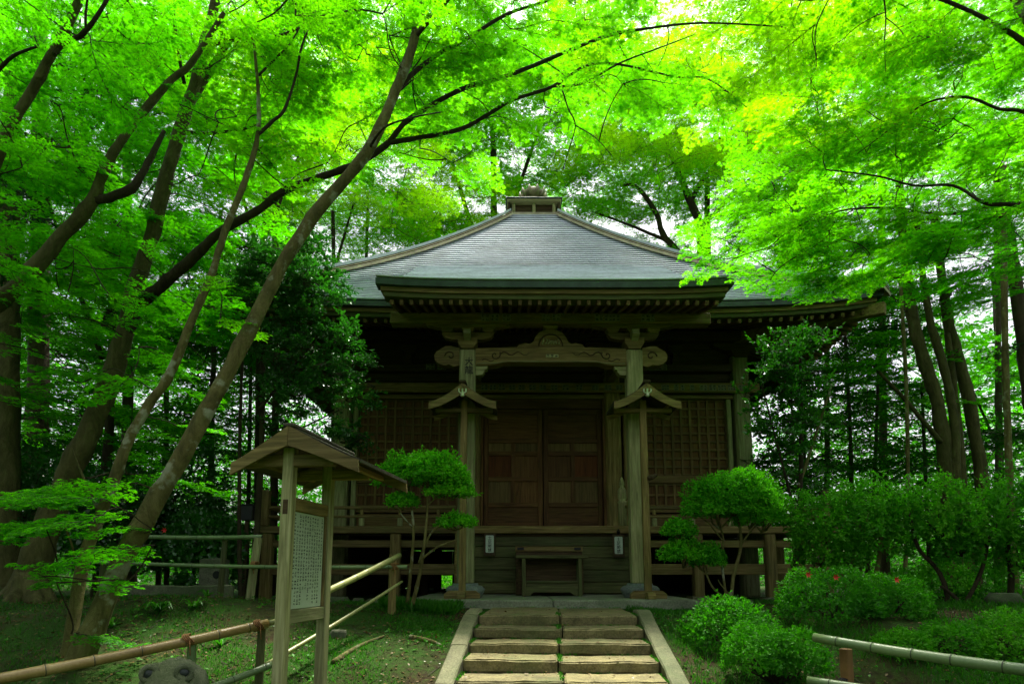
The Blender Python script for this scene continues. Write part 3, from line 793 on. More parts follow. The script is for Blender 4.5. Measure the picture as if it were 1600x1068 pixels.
m = MB(); m.prism([(-.08, 5.772), (.08, 5.772), (.13, 5.81), (.13, 5.84), (-.13, 5.84), (-.13, 5.81)], PYC - .1, PYC + .1); hp('bearing_block', m, WOOD)
hb('porch_purlin', -2.84, 2.84, PYC - .12, PYC + .12, 5.872, 6.07, 0, WOOD, .015)

# ------------------------------------------------------------------ writing
def glyphs(mb, x, z, w, h, y, rr, n=None, mi=0):
    """one small brush-written character in its cell, unreadable at this size"""
    n = n or rr.randint(4, 7); t = .105 * max(w, h)
    for _ in range(n):
        if rr.random() < .55:
            zz = z + rr.uniform(-.42, .42) * h; a = x - w * rr.uniform(.2, .46); b = x + w * rr.uniform(.2, .46); dz = rr.uniform(-.04, .04) * h
            q = [(a, y, zz - t / 2), (b, y, zz - t / 2 + dz), (b, y, zz + t / 2 + dz), (a, y, zz + t / 2)]
        else:
            xx = x + rr.uniform(-.35, .35) * w; a = z - h * rr.uniform(.1, .46); b = z + h * rr.uniform(.1, .46); dx = rr.uniform(-.15, .15) * w
            q = [(xx - t / 2 + dx, y, a), (xx + t / 2 + dx, y, a), (xx + t / 2, y, b), (xx - t / 2, y, b)]
        mb.add(q, [(0, 1, 2, 3)], mi); y -= .00004
def text_mesh(chars, size, mat):
    cu = bpy.data.curves.new('writing', 'FONT'); cu.body = '\n'.join(chars); cu.size = size; cu.align_x = 'CENTER'; cu.space_line = 1.0; cu.resolution_u = 3; cu.offset = size * .012
    to = bpy.data.objects.new('writing', cu); COL.objects.link(to)
    dg = bpy.context.evaluated_depsgraph_get(); me = bpy.data.meshes.new_from_object(to.evaluated_get(dg))
    bpy.data.objects.remove(to); me.materials.clear(); me.materials.append(mat); return me
def slip(x, z, y, w, h, cols, rowsn, seed, paper=None):
    rr = random.Random(seed); m = MB(); m.box(x - w / 2, x + w / 2, y - .003, y, z - h / 2, z + h / 2, 0, .0005)
    for i in range(cols):
        for j in range(rowsn):
            glyphs(m, x - w / 2 + w * (i + .5) / cols, z - h / 2 + h * (j + .5) / rowsn, w / cols * .82, h / rowsn * .86, y - .0036, rr, mi=1)
    hp('paper_slip', m, [paper or PAPERD, INK])
for i, (px, w, c, rw) in enumerate([(1040, .17, 3, 2), (1057, .10, 1, 3), (1067, .08, 1, 2), (1082, .10, 1, 2), (1100, .17, 2, 2), (1114, .17, 2, 2), (1129, .18, 3, 2), (1144, .17, 3, 2), (1160, .15, 2, 2)]):
    p = at(px, 610, 12.76); slip(p.x - .67, 5.49, -.2365, w, .13, c, rw, i)
for i, px in enumerate((757, 770, 784, 800, 815, 832, 848, 866, 884, 905, 930, 950, 968)):
    p = at(px, 610, 12.76); slip(p.x - .67, 5.49, -.2365, .15, .12, 2, 2, 40 + i)
for i, px in enumerate((757, 772, 790, 852, 868, 935, 950, 962, 1008, 1016)):
    p = at(px, 500, 10.2); slip(p.x - .67, 5.97, PYC - .1215, .15, .13, 2, 2, 70 + i)
for i, px in enumerate((672, 690, 1012, 1024, 1036)):
    p = at(px, 578, 12.85); slip(p.x - .67, 5.99, -.1215, .19, .13, 2, 2, 90 + i)
slip(.02, 5.27, PYC - .1165, .22, .06, 3, 1, 120, WOODL[0])
for (x, z, w, h, s) in ((-4.46, 4.85, .10, .45, 1), (-4.36, 5.05, .07, .30, 2), (-4.47, 4.42, .12, .24, 3), (-4.33, 4.75, .06, .2, 4)):
    slip(x, z, -.1705, w, h, 1 if w < .11 else 2, 4, 130 + s, WOODL[2])
me = text_mesh('大龍', .155, INK)
o = link('pillar_writing', me, hall, (-PXC + .03, PYC - .1425, 5.10 - Z0)); o.rotation_euler = (math.pi / 2, 0, 0)

# ------------------------------------------------------------------ things at the hall
def local(x, y): return Vector((x + .67, y + 13.0, 0))
# offering table
tb = thing('offering_table', 'narrow wooden offering table with low shelf against the plank skirt', 'table', local(.04, -2.0) + Vector((0, 0, 1.098)))
m = MB().box(-.64, .64, -.16, .28, .665, .72, 0, .008); m.build('table_top', WOODM, tb)
for x in (-.50, .50): MB().box(x - .032, x + .032, -.14, -.076, 0, .663, 2, .008).build('leg', WOODM, tb); MB().box(x - .032, x + .032, .2, .26, 0, .663, 2, .008).build('leg', WOODM, tb)
MB().box(-.467, .467, -.12, .25, .235, .27, 0, .006).build('shelf', WOODM, tb)
m = MB(); m.prism([(-.466, .233), (.466, .233), (.466, .01), (.40, .01), (.32, .07), (-.32, .07), (-.40, .01), (-.466, .01)], -.09, -.07); m.build('apron', WOODM, tb)
MB().box(-.60, .60, .262, .285, .02, .66, 0, .004).build('back_panel', WOODD, tb)
ob = thing('offering_box', 'dark wooden offering chest behind the narrow table, upper rail showing', 'chest', local(.02, -1.62) + Vector((0, 0, 1.098)))
MB().box(-.62, .62, .02, .34, 0, .80, 0, .01).build('body', WOODD, ob)
MB().box(-.63, .63, -.005, .36, .80, .90, 0, .01).build('rail', WOOD, ob)
for x in (-.53, .53): MB().box(x - .06, x + .06, -.022, -.007, .83, .88, 0, .004).build('fitting', [METALD] * 3, ob)
# no-shoes notices
for lx, z, lab in ((-1.10, 2.06, 'white paper notice on a small board under the door sill, left of the table'), (1.385, 2.035, 'white paper notice on a small board under the door sill, right of the table')):
    nt = thing('shoe_notice', lab, 'notice', local(lx, VF - .13) + Vector((0, 0, z)), group='notices below the door')
    MB().box(-.115, .115, -.012, .012, -.23, .21, 2, .006).build('backing_board', WOODD, nt)
    MB().box(-.10, .10, -.05, -.012 - .001, -.235, -.20, 0, .005).build('ledge', WOODD, nt)
    m = MB(); m.prism([(-.078, -.15), (-.068, -.165), (.068, -.165), (.078, -.15), (.078, .15), (.068, .165), (-.068, .165), (-.078, .15)], -.0155, -.0125); m.build('paper', PAPER, nt)
    if lx > 0: MB().tube([(0, -.005, .21), (0, -.03, .26), (0, -.005, .30)], [.02, .035, .02], 7).build('hook', METALD, nt)
    o = link('writing', text_mesh('土足厳禁', .078, INK), nt, (0, -.0165, .087)); o.rotation_euler = (math.pi / 2, 0, 0)

def gable_roof(parent, half, rise, y0, y1, thick, barge, mats_b, mats_r, half_r=None, ex=1.55, plank=4):
    """curved gable: two slopes made of planks, barge boards at the front and back, ridge along y"""
    n = 8
    for s in (-1, 1):
        hw = half if s < 0 or half_r is None else half_r
        pr = [(hw * i / n, rise * (1 - (i / n)) ** ex) for i in range(n + 1)]
        for k in range(plank):
            a, b = y0 + (y1 - y0) * k / plank + .003, y0 + (y1 - y0) * (k + 1) / plank - .003
            m = MB(); out = [(s * x, z) for x, z in pr] + [(s * x, z - thick) for x, z in pr[::-1]]
            m.prism(out, a, b); m.build('roof_plank', mats_r, parent)
        for yy in (y0 - .028, y1 + .002):
            m = MB()
            out = [(s * (x * .985), z - .012) for x, z in pr] + [(s * x * (1.0 if i else .985), z - thick - barge * (1.0 + .7 * (1 - i / n) ** 2) ) for i, (x, z) in list(enumerate(pr))[::-1]]
            out = [(s * .002, rise - .014)] + out[1:-1] + [(s * .002, rise - thick - barge * 1.75)]
            m.prism(out, yy, yy + .026); m.build('barge_board', mats_b, parent)
    return pr

def roofed_post(px, lab):
    p = at(px, 932, 9.95)
    t = thing('roofed_post', lab, 'notice post', (p.x, 9.95, 1.098), group='roofed posts before the porch pillars')
    MB().box(-.055, .055, -.055, .055, .0, 3.28, 2, .010).build('post', WOOD, t)
    m = MB(); m.prism([(-.29, 0), (.29, 0), (.29, .07), (.22, .125), (-.22, .125), (-.29, .07)], -.058, .058); m.build('foot', WOOD, t)
    m = MB(); m.prism([(-.29, 0), (.29, 0), (.29, .05), (.22, .10), (-.22, .10), (-.29, .05)], -.06, .06, axis='x')
    m.build('foot', WOOD, t)
    c = bpy.data.objects.new('roof', None); COL.objects.link(c); c.parent = t; c.location = (0, 0, 3.17)
    c.empty_display_size = .1
    gable_roof(c, .55, .32, -.36, .36, .05, .085, WOOD, [WOODK[1]], plank=3)
    MB().box(-.06, .06, -.42, .42, .295, .345, 1, .02).build('ridge_cap', WOODD, c)
    MB().box(-.48, .48, -.05, .05, -.10, -.03, 0, .008).build('cross_arm', WOOD, t, (0, .0, 3.17))
    for s in (-1, 1): MB().box(s * .40 - .03, s * .40 + .03, -.34, .34, -.028, .035, 1, .006).build('purlin', WOOD, t, (0, 0, 3.17))
    m = MB(); m.tube([(-.055, -.392, .20), (-.06, -.392, .15), (-.03, -.392, .125), (0, -.392, .135), (.03, -.392, .125), (.06, -.392, .15), (.055, -.392, .20)], .014, 6)
    m.tube([(0, -.392, .20), (0, -.392, .135), (0, -.392, .09), (0, -.392, .065)], [.014, .016, .035, .03], 8); m.build('ornament', METALW, t, (0, 0, 3.17), True)
    return t
rp = roofed_post(722, 'wooden post with small gabled roof before the left porch pillar')
rp = roofed_post(1013, 'wooden post with small gabled roof before the right porch pillar')
MB().tube([(0.05, -.06, 1.95), (.10, -.10, 1.96), (.17, -.10, 2.0)], [.04, .045, .03], 8).build('peg', WOODD, rp)

# ------------------------------------------------------------------ sign board in the foreground
SA = math.radians(8)
p0 = at(439, 1010, 5.0)
sg = thing('sign_board', 'weathered roofed sign board with dense columns of writing beside the bamboo rail', 'sign board', (p0.x, p0.y, gzs(p0.x, p0.y)), -SA)
GZ = sg.location.z
def az(z): return z - GZ
# local frame: +y along the board (away from the camera), +x towards the path; z from the ground
L = .74
zt0 = at(450, 700, 5.0).z; zb = at(440, 962, 5.0).z
for (y, nm) in ((0, 'a'), (L, 'b')):
    MB().box(-.046, .046, y - .046, y + .046, -.25, az(zt0), 2, .008).build('post', WOODL, sg)
MB().box(-.03, .03, .047, L - .047, az(2.02), az(2.13), 1, .006).build('rail', WOOD, sg)
MB().box(-.032, .032, .047, L - .047, az(1.10 - .01), az(1.21 - .01), 1, .006).build('rail', WOODL, sg)
for y in (.064, L - .064): MB().box(-.028, .026, y - .016, y + .016, az(1.203), az(2.018), 2, .005).build('frame_stile', WOOD, sg)
m = MB(); m.box(-.012, .008, .081, L - .081, az(1.205), az(2.017), 0, .002)
pan = m.build('panel', [BOARDP], sg)
m = MB(); rr = random.Random(5); tmp = MB()
ncol, nrow = 12, 24
for c in range(ncol):
    nn = rr.choice([24, 23, 22, 24, 20, 24]) if c not in (ncol - 1,) else 15
    s0 = 0 if c not in (1, ncol - 2) else 3
    for r_ in range(s0, nn):
        if rr.random() < .03: continue
        u = .095 + (L - .19) * (c + .5) / ncol; z = az(2.0) - (.77) * (r_ + .5) / nrow
        glyphs(tmp, u, z, .036, .027, 0.0, rr, 5)
for v, f in zip(range(0, len(tmp.v), 4), tmp.f):
    m.add([(.0088 - y, x, z) for x, y, z in tmp.v[v:v + 4]], [(0, 1, 2, 3)])
o = m.build('writing', INK, pan)
sr = bpy.data.objects.new('roof', None); COL.objects.link(sr); sr.parent = sg; sr.location = (.055, 0, az(at(442, 719, 4.86).z)); sr.empty_display_size = .1
gable_roof(sr, .49, .295, -.14, L + .33, .028, .085, WOOD, [WOODK[1]], .61, 1.1, 5)
MB().box(-.05, .05, -.17, L + .37, .268, .308, 1, .018).build('ridge_cap', WOODK, sr)
for y in (0, L): MB().box(-.40, .40, y - .035, y + .035, az(zt0) - .16, az(zt0) - .06, 0, .006).build('cross_arm', WOOD, sg)
for s in (-1, 1): MB().box(s * .36 - .028, s * .36 + .028, -.12, L + .30, .0, .045, 1, .006).build('purlin', WOOD, sr)
MB().box(-.022, .022, -.0485, -.046, az(1.98), az(2.10), 0, .0005).build('tenon', WOODD, sg)

# ------------------------------------------------------------------ bamboo rails
def bamboo(parent, name, a, b, r0, r1, step=.27, mats=None, n=12, seed=0):
    a = Vector(a); b = Vector(b); L_ = (b - a).length; rr = random.Random(seed)
    pts = []; rad = []; t = 0; nodes = []
    t = rr.uniform(.08, step)
    while t < L_ - .03: nodes.append(t); t += step * rr.uniform(.85, 1.15)
    prof_ = [(0, 1.0)]
    for q in nodes: prof_ += [(q - .03, 1.0), (q - .012, 1.03), (q - .004, 1.10), (q + .003, .95), (q + .008, 1.06), (q + .03, .99)]
    prof_.append((L_, 1.0))
    sag = Vector((0, 0, -1)) * .012 * L_
    for t, k in prof_:
        f = t / L_; pts.append(a.lerp(b, f) + sag * math.sin(math.pi * f) * .6); rad.append((r0 + (r1 - r0) * f) * k)
    m = MB(); m.tube(pts, rad, n, 0, True)
    # dark discs painted as the shaded hollow at the ends, and dark joints
    dv = (b - a).normalized()
    for q in nodes:
        f = q / L_; c = a.lerp(b, f) + sag * math.sin(math.pi * f) * .6
        m.tube([c - dv * .0035, c + dv * .0035], [(r0 + (r1 - r0) * f) * 1.075] * 2, n, 1, False)
    m.tube([a - dv * .002, a + dv * .001], [r0 * .72] * 2, n, 1)
    m.tube([b - dv * .001, b + dv * .002], [r1 * .72] * 2, n, 1)
    return m.build(name, mats or [BAMG, BAMD], parent, smooth=True)
def lashing(parent, c, dv, r, mat, n=4, w=.012):
    dv = Vector(dv).normalized(); m = MB(); up = Vector((0, 0, 1)); a = dv.cross(up).normalized(); b = dv.cross(a)
    for i in range(n):
        pts = [Vector(c) + dv * (i - n / 2) * w * 1.5 + (a * math.cos(t) + b * math.sin(t)) * r + dv * .02 * math.sin(t * 2) for t in np.linspace(0, 2 * math.pi, 13)]
        m.tube(pts, w * .6, 5, 0, False)
    m.tube([Vector(c) + a * r, Vector(c) + a * r * 1.3 + Vector((0, 0, -.06)), Vector(c) + a * r * 1.2 + Vector((.01, 0, -.12))], w * .5, 5)
    return m.build('lashing', mat, parent, smooth=True)
def wpost(parent, p, h, r=.045, mat=None, lean=(0, 0), nm='post', n=9):
    g = gzs(p[0], p[1]); m = MB()
    m.tube([(p[0], p[1], g - .3), (p[0] + lean[0] * .5, p[1] + lean[1] * .5, g + h * .5), (p[0] + lean[0], p[1] + lean[1], g + h)], [r * 1.08, r, r * .96], n, 0, True, .03)
    return m.build(nm, mat or [WOODL[2]], parent)

# left front rail
lf = thing('bamboo_fence', 'tan bamboo rail fence slanting across the lower left corner', 'fence', (0, 0, 0))
a0, a1 = at(-60, 1071, 4.1), at(418, 973, 5.55)
bamboo(lf, 'top_rail', a0, a1, .040, .040, .30, [BAMT, BAMD], seed=3)
bamboo(lf, 'top_rail_tip', a1 + (a1 - a0).normalized() * .003, a1 + (a1 - a0).normalized() * .5, .026, .024, .2, [BAMF, BAMD], seed=4)
b0, b1 = at(300, 1082, 5.0), at(424, 1038, 5.55)
bamboo(lf, 'lower_rail', b0 - (b1 - b0) * .6, b1, .030, .030, .26, [BAMG, BAMD], seed=5)
for px in (262, 398):
    f = (px + 60) / 478; c = a0.lerp(a1, f); wpost(lf, (c.x + .01, c.y + .06), c.z - gzs(c.x, c.y + .06) + .01, .036, [BAMG] if px == 262 else [WOODM[2]])
for px in (262, 398):
    f = (px + 60) / 478; lashing(lf, a0.lerp(a1, f), a1 - a0, .046, ROPE, 4, .010)
# rising rail beside the stairs
rf = thing('bamboo_fence', 'green bamboo rails climbing the bank from the sign board to the hall', 'fence', (0, 0, 0))
c0, c1 = at(455, 948, 5.75), at(624, 867, 7.9)
bamboo(rf, 'top_rail', c0, c1, .036, .034, .30, [BAMF, BAMD], seed=6)
d0, d1 = at(415, 1038, 5.6), at(628, 908, 7.9)
bamboo(rf, 'lower_rail', d0, d1, .023, .017, .30, [BAMF, BAMD], seed=7)
pb = at(614, 880, 8.0); wpost(rf, (pb.x, 8.0), at(614, 866, 8.0).z - gzs(pb.x, 8.0), .05, [WOOD[2]], n=8)
lashing(rf, at(618, 884, 7.93), (1, 0, 0), .04, ROPE)
# back rail running left
bf = thing('bamboo_fence', 'long level bamboo rails running left towards the leaning maple trunks', 'fence', (0, 0, 0))
bamboo(bf, 'lower_rail', at(140, 877, 8.35), at(636, 885, 7.95), .028, .024, .34, [BAMG, BAMD], seed=8)
bamboo(bf, 'top_rail', at(220, 838, 8.6), at(409, 838, 8.35), .030, .030, .36, [BAMG, BAMD], seed=9)
for px, d, top in ((397, 8.3, 840), (352, 8.5, 842), (165, 8.5, 872)):
    p = at(px, 880, d); wpost(bf, (p.x - .05, d), at(px, top, d).z - gzs(p.x, d), .055 if px == 397 else .04, [WOODL[2]] if px == 397 else [WOODM[2]], (.09, 0) if px == 397 else (.03, 0))
lashing(bf, at(399, 882, 8.22), (1, 0, 0), .045, ROPE)
# right rail
rt = thing('bamboo_fence', 'thick green bamboo rail on a short brown post, lower right corner', 'fence', (0, 0, 0))
e0, e1 = at(1272, 995, 5.2), at(1640, 1051, 4.0)
bamboo(rt, 'top_rail', e0, e1, .037, .040, .27, [BAMG, BAMD], seed=10)
bamboo(rt, 'lower_rail', at(1262, 1062, 5.2), at(1640, 1110, 4.2), .034, .036, .27, [BAMG, BAMD], seed=11)
pp = at(1321, 1010, 5.12); g = gzs(pp.x, pp.y)
MB().box(-.037, .037, -.037, .037, -.35, 0, 2, .006).build('post', [simple('brown_post_wood', (.17, .085, .025), .7)] * 3, rt, (pp.x, pp.y, pp.z - .012)).rotation_euler = (0, .03, .5)
MB().box(-.030, .030, -.030, .030, 0, pp.z - g, 2, .006).build('post', WOODD, rt, (pp.x, pp.y, g - .36))
lashing(rt, at(1322, 1069, 5.1), (1, -.3, 0), .05, ROPEB)
# ------------------------------------------------------------------ foliage meshes
def bough_mesh(name, seed, L=1.7, leaf=.064, mats=None, tmpl=MAPLE7, spacing=.078, droop=.10, wid=.75, fill=1.0):
    """a flat, layered maple bough along +x: main twig, side twigs, paired leaves held near level"""
    rr = np.random.default_rng(seed); tw = []; lp = []; ld = []; 
    def twig(p0, ang, ln, r, depth, el):
        n = max(4, int(ln / .06)); t = np.linspace(0, 1, n)
        bend = rr.normal(0, .35)
        a = ang + bend * t
        step = ln / (n - 1)
        x = np.concatenate([[0], np.cumsum(np.cos(a[1:]) * step)]); y = np.concatenate([[0], np.cumsum(np.sin(a[1:]) * step)])
        z = np.cumsum(np.full(n, el * step)) - droop * ln * t ** 2 + rr.normal(0, .006, n)
        p = p0 + np.stack([x, y, z], 1)
        tw.append((p, r * (1 - .75 * t)))
        # leaves in pairs
        m_ = max(2, int(ln / spacing * fill))
        for k in range(m_):
            f = (k + .7) / m_ if depth else .25 + .75 * (k + .7) / m_
            i = min(int(f * (n - 1)), n - 1)
            for s in (-1, 1):
                if rr.random() < .12: continue
                aa = a[i] + s * rr.uniform(.5, 1.25)
                st = rr.uniform(.02, .045)
                lp.append(p[i] + np.array([math.cos(aa) * st, math.sin(aa) * st, rr.uniform(-.02, .01)])); ld.append([math.cos(aa), math.sin(aa), rr.uniform(-.45, .1)])
        lp.append(p[-1]); ld.append([math.cos(a[-1]), math.sin(a[-1]), rr.uniform(-.5, 0)])
        if depth < 2:
            k = max(2, int(ln / (.13 if depth == 0 else .11)))
            for j in range(k):
                f = (j + .6 + rr.uniform(-.3, .3)) / k; f = min(max(f, .08), .96)
                i = int(f * (n - 1)); s = 1 if (j % 2) else -1
                l2 = (L * wid * .62 if depth == 0 else ln * .55) * (1 - .55 * f) * rr.uniform(.6, 1.15)
                if l2 > .07: twig(p[i], a[i] + s * rr.uniform(.6, 1.1), l2, r * .5, depth + 1, rr.normal(0, .10))
    twig(np.zeros(3), 0.0, L, .010, 0, .02)
    lp = np.array(lp); ld = np.array(ld); n = len(lp)
    nr = norm(np.stack([rr.normal(0, .33, n), rr.normal(0, .33, n), np.ones(n)], 1))
    sz = leaf * rr.uniform(.55, 1.3, n)
    q1 = leaf_quads(lp, ld, nr, sz, tmpl); k = len(tmpl)
    lv = np.repeat(np.clip(rr.normal(.5, .28, n), 0, 1), k)
    q2 = np.concatenate([tube_quads(p, r) for p, r in tw])
    V = np.concatenate([q1, q2]); mi = np.concatenate([np.zeros(len(q1), int), np.ones(len(q2), int)])
    return quads_mesh(name, V, mats, mi, np.concatenate([lv, np.zeros(len(q2))])), n

def sprig_mesh(name, seed, L=.9, leaf=.085, mats=None, n=240, tmpl=OVAL2, zs=.5):
    """evergreen branch end: leaves whorled round several up-turned shoots"""
    rr = np.random.default_rng(seed); P_ = []; D_ = []; tw = []
    for s in range(14):
        a = rr.uniform(-1.1, 1.1); l = L * rr.uniform(.45, 1.0); el = rr.uniform(-.15, .55)
        t = np.linspace(0, 1, 6); p = np.stack([np.cos(a) * l * t, np.sin(a) * l * t, el * l * t ** 1.4 * zs - .12 * l * t ** 3], 1); tw.append((p, .006 * (1 - .7 * t)))
        for k in range(n // 14):
            f = rr.uniform(.3, 1) ** .7; q = p[0] + (p[-1] - p[0]) * f; q[2] = np.interp(f, t, p[:, 2])
            d = rr.normal(size=3) * .8 + np.array([math.cos(a), math.sin(a), .35]); P_.append(q); D_.append(d)
    P_ = np.array(P_); D_ = norm(np.array(D_)); m = len(P_)
    nr = norm(np.stack([rr.normal(0, .5, m), rr.normal(0, .5, m), np.ones(m)], 1))
    q1 = leaf_quads(P_, D_, nr, leaf * rr.uniform(.7, 1.2, m), tmpl); k = len(tmpl)
    q2 = np.concatenate([tube_quads(p, r) for p, r in tw])
    lv = np.repeat(np.clip(rr.normal(.45, .3, m), 0, 1), k)
    return quads_mesh(name, np.concatenate([q1, q2]), mats, np.concatenate([np.zeros(len(q1), int), np.ones(len(q2), int)]), np.concatenate([lv, np.zeros(len(q2))]))

def conifer_mesh(name, seed, L=1.6):
    """cedar frond: drooping feathered branch"""
    rr = np.random.default_rng(seed); P_ = []; D_ = []; tw = []
    for s in range(16):
        f = (s + .5) / 16; side = 1 if s % 2 else -1
        b = np.array([L * f, 0, -.18 * L * f * f]); a = side * rr.uniform(.6, 1.0); l = L * .42 * (1 - .6 * f) * rr.uniform(.7, 1.2)
        t = np.linspace(0, 1, 5); p = b + np.stack([np.cos(a) * l * t, np.sin(a) * l * t, -.35 * l * t ** 1.5], 1); tw.append((p, .006 * (1 - .6 * t)))
        for k in range(22):
            g = rr.uniform(0, 1); q = b + (p[-1] - b) * g; d = rr.normal(size=3) * .55 + norm(p[-1] - b); P_.append(q); D_.append(d)
    t = np.linspace(0, 1, 7); p = np.stack([L * t, 0 * t, -.18 * L * t * t], 1); tw.append((p, .014 * (1 - .7 * t)))
    P_ = np.array(P_); D_ = norm(np.array(D_)); m = len(P_)
    nr = norm(rr.normal(size=(m, 3)) + np.array([0, 0, .8]))
    q1 = leaf_quads(P_, D_, nr, .17 * rr.uniform(.6, 1.2, m), np.array([[(0, 0, 0), (.5, .10, .02), (1, 0, -.08), (.5, -.10, .02)]]))
    q2 = np.concatenate([tube_quads(p, r) for p, r in tw])
    return quads_mesh(name, np.concatenate([q1, q2]), [LCED, TWIG], np.concatenate([np.zeros(len(q1), int), np.ones(len(q2), int)]), np.concatenate([NR.uniform(0, 1, m), np.zeros(len(q2))]))

NB = 5
B_MAPLE = [bough_mesh('bough', 100 + i, mats=[LMAPLE, TWIG])[0] for i in range(NB)]
B_DEEP = [bough_mesh('bough', 200 + i, mats=[LDEEP, TWIG])[0] for i in range(4)]
B_YELL = [bough_mesh('bough', 300 + i, mats=[LYELL, TWIG])[0] for i in range(3)]
B_FAR = [bough_mesh('bough', 400 + i, mats=[LMAPLE, TWIG], tmpl=MAPLE5, spacing=.09, leaf=.066)[0] for i in range(4)]
B_FARY = [bough_mesh('bough', 450 + i, mats=[LYELL, TWIG], tmpl=MAPLE5, spacing=.09, leaf=.066)[0] for i in range(3)]
B_FOR = [bough_mesh('bough', 500 + i, mats=[LWOOD, TWIG], tmpl=OVAL2, spacing=.085, leaf=.085, droop=.2)[0] for i in range(4)]
B_EVER = [sprig_mesh('bough', 600 + i, mats=[LEVER, TWIG]) for i in range(4)]
B_CAM = [sprig_mesh('bough', 650 + i, mats=[LCAM, TWIG], leaf=.125, n=150, zs=1.0) for i in range(3)]
B_CED = [conifer_mesh('frond', 700 + i) for i in range(3)]

# ------------------------------------------------------------------ trees
def world_path(pts, k=.72): return [at(px, py, d) for px, py, d, r in pts], [r / FPX * d * k for px, py, d, r in pts]
def smooth_path(P_, R_, k=5):
    """Catmull-Rom through the points"""
    out = []; rad = []; n = len(P_)
    for i in range(n - 1):
        p0, p1, p2, p3 = P_[max(i - 1, 0)], P_[i], P_[i + 1], P_[min(i + 2, n - 1)]
        for j in range(k):
            t = j / k
            out.append(.5 * ((2 * p1) + (p2 - p0) * t + (2 * p0 - 5 * p1 + 4 * p2 - p3) * t * t + (3 * p1 - p0 - 3 * p2 + p3) * t ** 3)); rad.append(R_[i] + (R_[i + 1] - R_[i]) * t)
    out.append(P_[-1]); rad.append(R_[-1]); return out, rad

class Tree:
    def __init__(s, name, label, cat, base, group=None):
        s.root = thing(name, label, cat, base, group=group); s.off = -Vector(base); s.nodes = []; s.n = 0
    def limb(s, pts, mat, nm='branch', n=10, wob=.05, seed=1, pixel=True):
        P_, R_ = world_path(pts) if pixel else ([Vector(p[:3]) for p in pts], [p[3] for p in pts])
        P2, R2 = smooth_path(P_, R_)
        rr = random.Random(seed + len(s.nodes))
        for i in range(1, len(P2) - 1): P2[i] = P2[i] + Vector((rr.uniform(-1, 1), rr.uniform(-1, 1), rr.uniform(-1, 1))) * R2[i] * .10
        ph = rr.uniform(0, 6.28); R2 = [r * (1 + .05 * math.sin(i * .9 + ph) + .04 * math.sin(i * 2.3 + 2 * ph) + (.13 if rr.random() < .04 else 0)) for i, r in enumerate(R2)]
        m = MB(); m.tube(P2, R2, n, 0, True, wob, seed); s.nodes += [(p, r) for p, r in zip(P2, R2)]
        return m.build(nm, mat, s.root, s.off, True)
    def bough(s, p, meshes, scale, heading, tilt=0.0, roll=0.0, nm='bough', twig=True):
        me = meshes[R.randrange(len(meshes))]
        o = bpy.data.objects.new(nm, me); COL.objects.link(o); o.parent = s.root
        o.location = Vector(p) + s.off; o.rotation_euler = (roll, tilt, heading); o.scale = (scale, scale * R.choice((-1, 1)), scale)
        s.n += 1
        return o
    def twigs(s, ends, mat=None):
        """thin branchlets joining each bough to the nearest limb, one mesh"""
        if not s.nodes or not ends: return
        N = np.array([tuple(p) for p, r in s.nodes]); q = []
        rr = np.random.default_rng(len(ends)); todo = [np.array(e[0]) for e in ends]
        dist = np.array([np.min(np.linalg.norm(N - p, axis=1)) for p in todo])
        for k in np.argsort(dist):                       # grow outward: each bough joins the nearest wood already there
            p = todo[k]; d2 = np.linalg.norm(N - p, axis=1); d2 = d2 + .5 * np.maximum(N[:, 2] - p[2], 0)
            i = int(np.argmin(d2)); a = N[i]; ds = np.linalg.norm(p - a)
            if ds < .05: continue
            c1 = a + (p - a) * .35 + rr.normal(0, .12, 3) * ds; c2 = a + (p - a) * .7 + rr.normal(0, .10, 3) * ds + np.array([0, 0, .06 * ds])
            t = np.linspace(0, 1, 11)[:, None]; c = (1 - t) ** 3 * a + 3 * t * (1 - t) ** 2 * c1 + 3 * t * t * (1 - t) * c2 + t ** 3 * p
            r = min(.022, .005 + .005 * ds); q.append(tube_quads(c, np.linspace(r, .005, 11), 5)); N = np.concatenate([N, c[2:]])
        if q:
            me = quads_mesh('branchlets', np.concatenate(q), [mat or BARKD]); o = link('branchlets', me, s.root, s.off, True); o['kind'] = 'stuff'
    def fill(s, regs, twigs=True):
        """regs: (px0,py0,px1,py1,d0,d1,count,meshes,scale,heading(deg),spread)"""
        ends = []
        for (x0, y0, x1, y1, d0, d1, cnt, ms, sc, hd, sp) in regs:
            for k in range(cnt):
                # stratified along x
                px = x0 + (x1 - x0) * ((k * .618 + R.random() * .25) % 1); py = R.uniform(y0, y1); d = R.uniform(d0, d1)
                p = at(px, py, d); h = math.radians(hd + R.uniform(-sp, sp)); c = sc * R.uniform(.8, 1.2)
                p = p - Vector((math.cos(h), math.sin(h), 0)) * .75 * c
                if p.z < gzs(p.x, p.y) + .15: p.z = gzs(p.x, p.y) + .15
                s.bough(p, ms, c, h, R.uniform(-.05, .18), R.uniform(-.2, .2)); ends.append((p, h, 0))
        if twigs: s.twigs(ends)

def gb(px, py, d):
    p = at(px, py, d); return (p.x, p.y, gzs(p.x, p.y))

